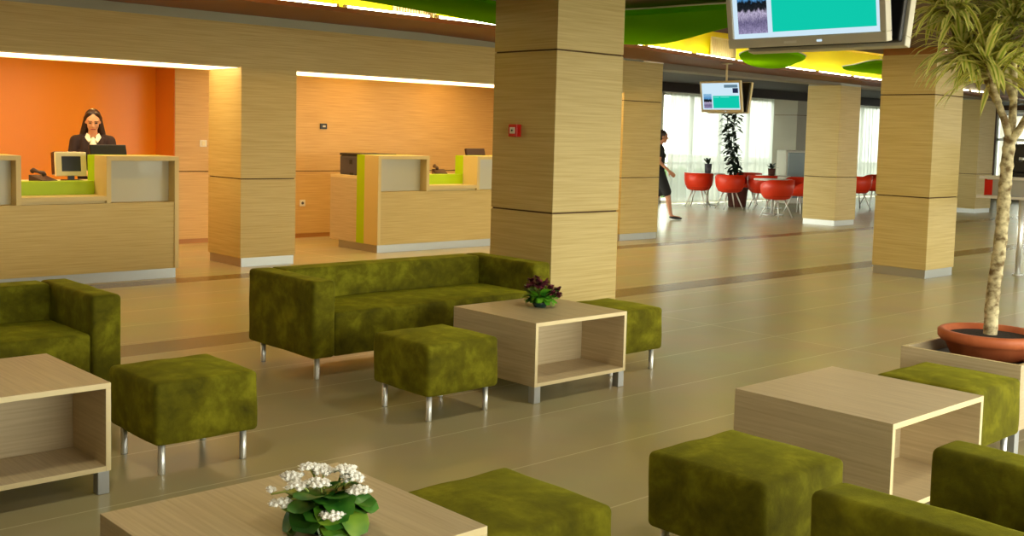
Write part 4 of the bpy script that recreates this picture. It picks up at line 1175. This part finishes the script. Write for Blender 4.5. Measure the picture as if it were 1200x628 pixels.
def head(bm, c, tilt=0.0, s=1.0):
    """head looking along +X, tilted down by tilt; returns the frame"""
    rot = Matrix.Rotation(tilt, 3, 'Y')
    f = lambda x, y, z: Vector(c) + rot @ Vector((x * s, y * s, z * s))
    ell(bm, f(-0.008, 0, 0.025), (0.095 * s, 0.075 * s, 0.092 * s), rot)
    ell(bm, f(0.022, 0, -0.04), (0.066 * s, 0.058 * s, 0.075 * s), rot)
    ell(bm, f(0.052, 0, -0.095), (0.026 * s, 0.030 * s, 0.022 * s), rot)
    cap(bm, f(0.084, 0, 0.012), f(0.104, 0, -0.026), 0.007 * s, 0.012 * s)
    for y in (-1, 1):
        ell(bm, f(-0.005, y * 0.076, -0.01), (0.018 * s, 0.008 * s, 0.03 * s), rot)
        cap(bm, f(0.082, y * 0.012, 0.026), f(0.076, y * 0.05, 0.024), 0.010 * s, 0.008 * s)
        ell(bm, f(0.062, y * 0.036, -0.03), (0.02 * s, 0.02 * s, 0.022 * s), rot)
    cap(bm, f(0.082, -0.018, -0.062), f(0.082, 0.018, -0.062), 0.008 * s, 0.008 * s)
    return f

def hand(bm, wrist, d, palm_n, s=1.0, curl=0.5, side=1):
    """palm, four fingers and a thumb; d along the hand, palm_n out of the palm"""
    d = Vector(d).normalized(); n = Vector(palm_n); n = (n - d * n.dot(d)).normalized(); a = d.cross(n) * side
    w = Vector(wrist)
    for k in range(4):
        q = (k - 1.5) * 0.019 * s
        cap(bm, w + a * q * 0.6, w + d * 0.085 * s + a * q, 0.014 * s, 0.012 * s, 10)
    for k, (ln) in enumerate((0.066, 0.076, 0.071, 0.056)):
        q = (k - 1.5) * 0.021 * s
        p0 = w + d * 0.088 * s + a * q
        d1 = (d + n * curl * 0.6).normalized(); d2 = (d + n * curl * 1.5).normalized()
        p1 = p0 + d1 * ln * 0.5 * s; p2 = p1 + d2 * ln * 0.5 * s
        cap(bm, p0, p1, 0.0095 * s, 0.0088 * s, 10); cap(bm, p1, p2, 0.0088 * s, 0.0075 * s, 10)
    t0 = w + d * 0.025 * s - a * 0.028 * s
    t1 = t0 + (d * 0.6 - a * 0.8 + n * 0.3).normalized() * 0.042 * s
    t2 = t1 + (d * 0.9 - a * 0.3 + n * 0.4).normalized() * 0.034 * s
    cap(bm, t0, t1, 0.014 * s, 0.0105 * s, 10); cap(bm, t1, t2, 0.0105 * s, 0.0085 * s, 10)

def receptionist():
    t = thing('person', 'woman in dark suit and white collar standing at the reception desk', 'person', (4.71, 11.86, 0), R(-110))
    tilt = 0.32
    bm = B()
    hc = (0.055, 0, 1.565)
    f = head(bm, hc, tilt)
    cap(bm, (0.0, 0, 1.36), (0.03, 0, 1.50), 0.052, 0.047)
    ell(bm, (0, 0, 1.30), (0.085, 0.13, 0.11)); ell(bm, (0.0, 0, 1.15), (0.1, 0.135, 0.14)); ell(bm, (0, 0, 0.98), (0.1, 0.14, 0.13)); ell(bm, (0, 0, 0.87), (0.115, 0.165, 0.12))
    for s in (-1, 1):
        sh = Vector((-0.005, s * 0.165, 1.35)); el = Vector((0.06, s * 0.215, 1.10)); wr = Vector((0.27, s * 0.12, 1.045))
        cap(bm, (0, s * 0.05, 1.365), sh, 0.042, 0.05); cap(bm, sh, el, 0.048, 0.036); cap(bm, el, wr, 0.036, 0.024)
        hand(bm, wr + (wr - el).normalized() * 0.02, (0.95, -s * 0.25, -0.12), (0, 0, -1), 1.0, 0.5, s)
        cap(bm, (0, s * 0.09, 0.86), (0.01, s * 0.095, 0.47), 0.085, 0.05); cap(bm, (0.01, s * 0.095, 0.47), (-0.02, s * 0.095, 0.09), 0.05, 0.034)
        cap(bm, (-0.03, s * 0.095, 0.045), (0.12, s * 0.1, 0.03), 0.036, 0.028)
    body = fuse('body', bm, M['skin'], t, 0.008)
    # eyes, brows and mouth
    for s in (-1, 1):
        bm = B(); ell(bm, f(0.083, s * 0.031, 0.006), (0.008, 0.014, 0.007)); obj('eye', bm, M['eye'], body, True)
        bm = B(); cap(bm, f(0.090, s * 0.016, 0.028), f(0.078, s * 0.05, 0.028), 0.004, 0.003); obj('eyebrow', bm, M['hair_brown'], body, True)
    bm = B(); cap(bm, f(0.088, -0.02, -0.062), f(0.088, 0.02, -0.062), 0.006, 0.006); obj('mouth', bm, M['lips'], body, True)
    # hair: drawn back from a centre parting, falling behind the shoulders
    bm = B(); rot = Matrix.Rotation(tilt, 3, 'Y')
    ell(bm, f(-0.024, 0, 0.038), (0.096, 0.085, 0.094), rot); ell(bm, f(-0.05, 0, -0.01), (0.075, 0.084, 0.1), rot)
    for s in (-1, 1):
        cap(bm, f(0.045, s * 0.04, 0.10), f(-0.01, s * 0.077, 0.03), 0.022, 0.022)
        cap(bm, f(-0.02, s * 0.072, 0.0), (-0.03, s * 0.10, 1.42), 0.028, 0.036)
        cap(bm, (-0.03, s * 0.10, 1.42), (0.0, s * 0.125, 1.34), 0.036, 0.03)
        cap(bm, (-0.06, s * 0.06, 1.48), (-0.09, s * 0.06, 1.32), 0.06, 0.05)
    fuse('hair', bm, M['hair_brown'], t, 0.009, 4)
    # jacket
    bm = B()
    ell(bm, (-0.005, 0, 1.30), (0.105, 0.165, 0.115)); ell(bm, (0.0, 0, 1.15), (0.115, 0.155, 0.16)); ell(bm, (0, 0, 0.98), (0.118, 0.16, 0.15)); ell(bm, (0, 0, 0.88), (0.13, 0.185, 0.10))
    for s in (-1, 1):
        ell(bm, (0.055, s * 0.075, 1.22), (0.07, 0.07, 0.075))
        sh = Vector((-0.005, s * 0.17, 1.35)); el = Vector((0.06, s * 0.22, 1.10)); wr = Vector((0.25, s * 0.128, 1.05))
        cap(bm, (-0.03, s * 0.075, 1.385), sh, 0.05, 0.064); cap(bm, (0.04, s * 0.085, 1.36), (0.06, s * 0.07, 1.26), 0.045, 0.06); cap(bm, sh, el, 0.066, 0.052); cap(bm, el, wr, 0.052, 0.04)
    fuse('jacket', bm, M['suit_dark'], t, 0.009, 4)
    # shirt collar and front, showing in the jacket's opening
    bm = B()
    for s in (-1, 1):
        vs = [(0.07, s * 0.032, 1.415), (0.03, s * 0.062, 1.44), (0.075, s * 0.082, 1.395), (0.118, s * 0.045, 1.345), (0.105, s * 0.022, 1.37)]
        top = [bm.verts.new(v) for v in vs]; bot = [bm.verts.new(Vector(v) + Vector((-0.012, 0, -0.012))) for v in vs]
        bm.faces.new(top); bm.faces.new(bot[::-1])
        for i in range(len(vs)): bm.faces.new((top[i], top[(i + 1) % 5], bot[(i + 1) % 5], bot[i]))
    obj('collar', bm, M['shirt_white'], t)
    bm = B(); ell(bm, (0.088, 0, 1.315), (0.034, 0.036, 0.085), Matrix.Rotation(-0.35, 3, 'Y')); obj('shirt_front', bm, M['shirt_white'], t, True)
    bm = B(); ell(bm, (0, 0, 0.87), (0.125, 0.18, 0.10))
    for s in (-1, 1): cap(bm, (0, s * 0.075, 0.85), (0.01, s * 0.07, 0.52), 0.105, 0.09)
    fuse('skirt', bm, M['suit_dark'], t, 0.012, 6)
    for s in (-1, 1):
        bm = B(); ell(bm, (0.05, s * 0.1, 0.035), (0.12, 0.042, 0.034)); box(bm, -0.07, -0.03, s * 0.1 - 0.02, s * 0.1 + 0.02, 0, 0.03, 0.004); obj('shoe', bm, M['black'], t, True)
receptionist()

def walker():
    t = thing('person', 'woman in black dress walking past the far column', 'person', (16.165, 13.515, 0), R(-44))
    bm = B()
    f = head(bm, (0.06, 0, 1.565), 0.12)
    cap(bm, (0.0, 0, 1.36), (0.03, 0, 1.50), 0.052, 0.046)
    ell(bm, (0, 0, 1.30), (0.09, 0.135, 0.11)); ell(bm, (0.0, 0, 1.14), (0.1, 0.13, 0.14)); ell(bm, (-0.01, 0, 0.98), (0.105, 0.145, 0.13)); ell(bm, (-0.015, 0, 0.88), (0.12, 0.165, 0.11))
    legs = {-1: [(0.0, -0.085, 0.87), (0.17, -0.085, 0.49), (0.245, -0.085, 0.11), (0.27, -0.085, 0.06), (0.41, -0.095, 0.045)],
            1: [(0.0, 0.085, 0.87), (0.02, 0.085, 0.47), (-0.24, 0.085, 0.17), (-0.27, 0.085, 0.115), (-0.17, 0.09, 0.03)]}
    for s, L in legs.items():
        cap(bm, L[0], L[1], 0.088, 0.054); cap(bm, L[1], Vector(L[1]).lerp(Vector(L[2]), 0.35), 0.052, 0.052); cap(bm, Vector(L[1]).lerp(Vector(L[2]), 0.35), L[2], 0.052, 0.034); cap(bm, L[2], L[3], 0.034, 0.034); cap(bm, L[3], L[4], 0.034, 0.026)
    arms = {-1: [(0.0, -0.165, 1.36), (-0.02, -0.205, 1.10), (0.17, -0.19, 0.93)], 1: [(0.0, 0.165, 1.36), (-0.1, 0.2, 1.12), (-0.08, 0.19, 0.86)]}
    for s, A in arms.items():
        cap(bm, (0, s * 0.05, 1.385), A[0], 0.05, 0.05); cap(bm, A[0], A[1], 0.047, 0.037); cap(bm, A[1], A[2], 0.037, 0.024)
        d = (Vector(A[2]) - Vector(A[1])).normalized()
        hand(bm, Vector(A[2]) + d * 0.015, d, (0, -s, 0), 1.0, 0.5, 1)
    body = fuse('body', bm, M['skin_dark'], t, 0.009)
    for s in (-1, 1):
        bm = B(); ell(bm, f(0.083, s * 0.031, 0.006), (0.008, 0.014, 0.007)); obj('eye', bm, M['eye'], body, True)
    bm = B(); cap(bm, f(0.088, -0.02, -0.062), f(0.088, 0.02, -0.062), 0.006, 0.006); obj('mouth', bm, M['lips'], body, True)
    bm = B(); rot = Matrix.Rotation(0.12, 3, 'Y')
    ell(bm, f(-0.024, 0, 0.04), (0.096, 0.084, 0.092), rot); ell(bm, f(-0.05, 0, -0.005), (0.07, 0.08, 0.085), rot)
    ell(bm, f(-0.125, 0, 0.03), (0.045, 0.045, 0.045), rot)
    fuse('hair', bm, M['hair_dark'], t, 0.010, 4)
    bm = B()
    ell(bm, (0, 0, 1.30), (0.105, 0.155, 0.12)); ell(bm, (0.0, 0, 1.14), (0.115, 0.15, 0.16)); ell(bm, (-0.01, 0, 0.97), (0.12, 0.165, 0.14)); ell(bm, (-0.015, 0, 0.87), (0.14, 0.185, 0.13))
    for s in (-1, 1):
        ell(bm, (0.06, s * 0.07, 1.21), (0.068, 0.068, 0.07))
        A = arms[s]; m = Vector(A[0]).lerp(Vector(A[1]), 0.55)
        cap(bm, (-0.005, s * 0.08, 1.375), A[0], 0.052, 0.06); cap(bm, A[0], m, 0.06, 0.055)
        L = legs[s]; cap(bm, L[0], Vector(L[0]).lerp(Vector(L[1]), 0.9), 0.12, 0.092)
    cap(bm, (0.0, 0, 0.85), (0.06, 0, 0.55), 0.13, 0.11)
    fuse('dress', bm, M['cloth_black'], t, 0.010, 6)
    for s, L in legs.items():
        a = Vector(L[3]); b = Vector(L[4]); mid = a.lerp(b, 0.5); d = (b - a).normalized()
        rot = Matrix.Rotation(-math.atan2(d.z, d.x), 3, 'Y')
        bm = B(); ell(bm, mid - Vector((0, 0, 0.012)), (0.125, 0.042, 0.033), rot); obj('shoe', bm, M['black'], t, True)
walker()

# ------------------------------------------------------------------ light
def area(name, loc, rot, sx, sy, power, col):
    l = bpy.data.lights.new(name, 'AREA'); l.shape = 'RECTANGLE'; l.size = sx; l.size_y = sy; l.energy = power; l.color = col
    o = link(bpy.data.objects.new(name, l)); o.location = loc; o.rotation_euler = rot
    return o
def portal(name, loc, rot, sx, sy):
    o = area(name, loc, rot, sx, sy, 1, (1, 1, 1)); o.data.cycles.is_portal = True
portal('daylight_south', (SW0 + (SW1 - SW0) / 2, -2.62, 1.45), (R(90), 0, 0), SW1 - SW0, 2.1)
portal('daylight_north', (22.35, 17.0, 1.3), (R(-90), 0, 0), 4.6, 2.6)
portal('daylight_north_gap', (29.6, 17.0, 1.3), (R(-90), 0, 0), 3.2, 2.6)
portal('daylight_added_window', (15.8, 17.0, 1.3), (R(-90), 0, 0), 5.2, 2.6)  # sampling portal for the added, unseen window
def added_downlight(x, y, z, p, col=(1.0, 0.80, 0.48), r=0.09):
    l = bpy.data.lights.new('added_downlight', 'AREA'); l.shape = 'DISK'; l.size = r * 2; l.energy = p; l.color = col
    o = link(bpy.data.objects.new('added_downlight', l)); o.location = (x, y, z)
for x in (1.5, 4.6, 7.6, 10.6, 14.5, 18.5):
    for y in (1.0, 3.7, 6.4):
        if y < 6 or x > 10: added_downlight(x, y, 2.65, 15, (1.0, 0.88, 0.58))  # unseen lamps added for warm overhead light in the lounge
for x in (2.0, 3.5, 5.0, 7.4, 9.0, 10.6): added_downlight(x, 12.7, 2.59, 16, (1.0, 0.58, 0.17))  # added amber lamps, hidden above the header, to brighten the recess walls
for x in (1.0, 3.2, 5.4, 7.6, 9.8, 12.0, 14.5, 17.0): added_downlight(x, 8.9, 3.19, 13, (1.0, 0.62, 0.10))  # added amber lamps that give the corridor its golden light

w = bpy.data.worlds.new('World'); SC.world = w; w.use_nodes = True
bg = w.node_tree.nodes['Background']; bg.inputs[0].default_value = (0.98, 0.985, 0.84, 1); bg.inputs[1].default_value = 11.0

# ------------------------------------------------------------------ camera
F, CY, PITCH, ROLL, YAW = 1288.8, 257.13, 0.0779, 0.0261, -0.7431
cam = bpy.data.cameras.new('camera'); co = link(bpy.data.objects.new('camera', cam)); SC.camera = co
cam.sensor_fit = 'HORIZONTAL'; cam.sensor_width = 36; cam.lens = 36 * F / 1200
cam.shift_y = -(314 - CY) / 1200
fwd = Vector((0, math.cos(PITCH), -math.sin(PITCH))); right = Vector((1, 0, 0)); up = right.cross(fwd)
r2 = right * math.cos(ROLL) + up * math.sin(ROLL); u2 = -right * math.sin(ROLL) + up * math.cos(ROLL)
rz = Matrix.Rotation(YAW, 3, 'Z')
r2, u2, f2 = rz @ r2, rz @ u2, rz @ fwd
co.matrix_world = Matrix(((r2.x, u2.x, -f2.x, 0), (r2.y, u2.y, -f2.y, 0), (r2.z, u2.z, -f2.z, 1.55), (0, 0, 0, 1)))
cam.clip_start = 0.02

vs = SC.view_settings
SC.display_settings.display_device = 'sRGB'
vs.view_transform = 'Standard'; vs.look = 'None'; vs.gamma = 1; vs.exposure = -0.1; vs.use_curve_mapping = False
SC.cycles.use_denoising = True
SC.cycles.max_bounces = 8; SC.cycles.diffuse_bounces = 4; SC.cycles.glossy_bounces = 4; SC.cycles.transparent_max_bounces = 12
SC.cycles.sample_clamp_indirect = 6
SC.cycles.caustics_reflective = False; SC.cycles.caustics_refractive = False
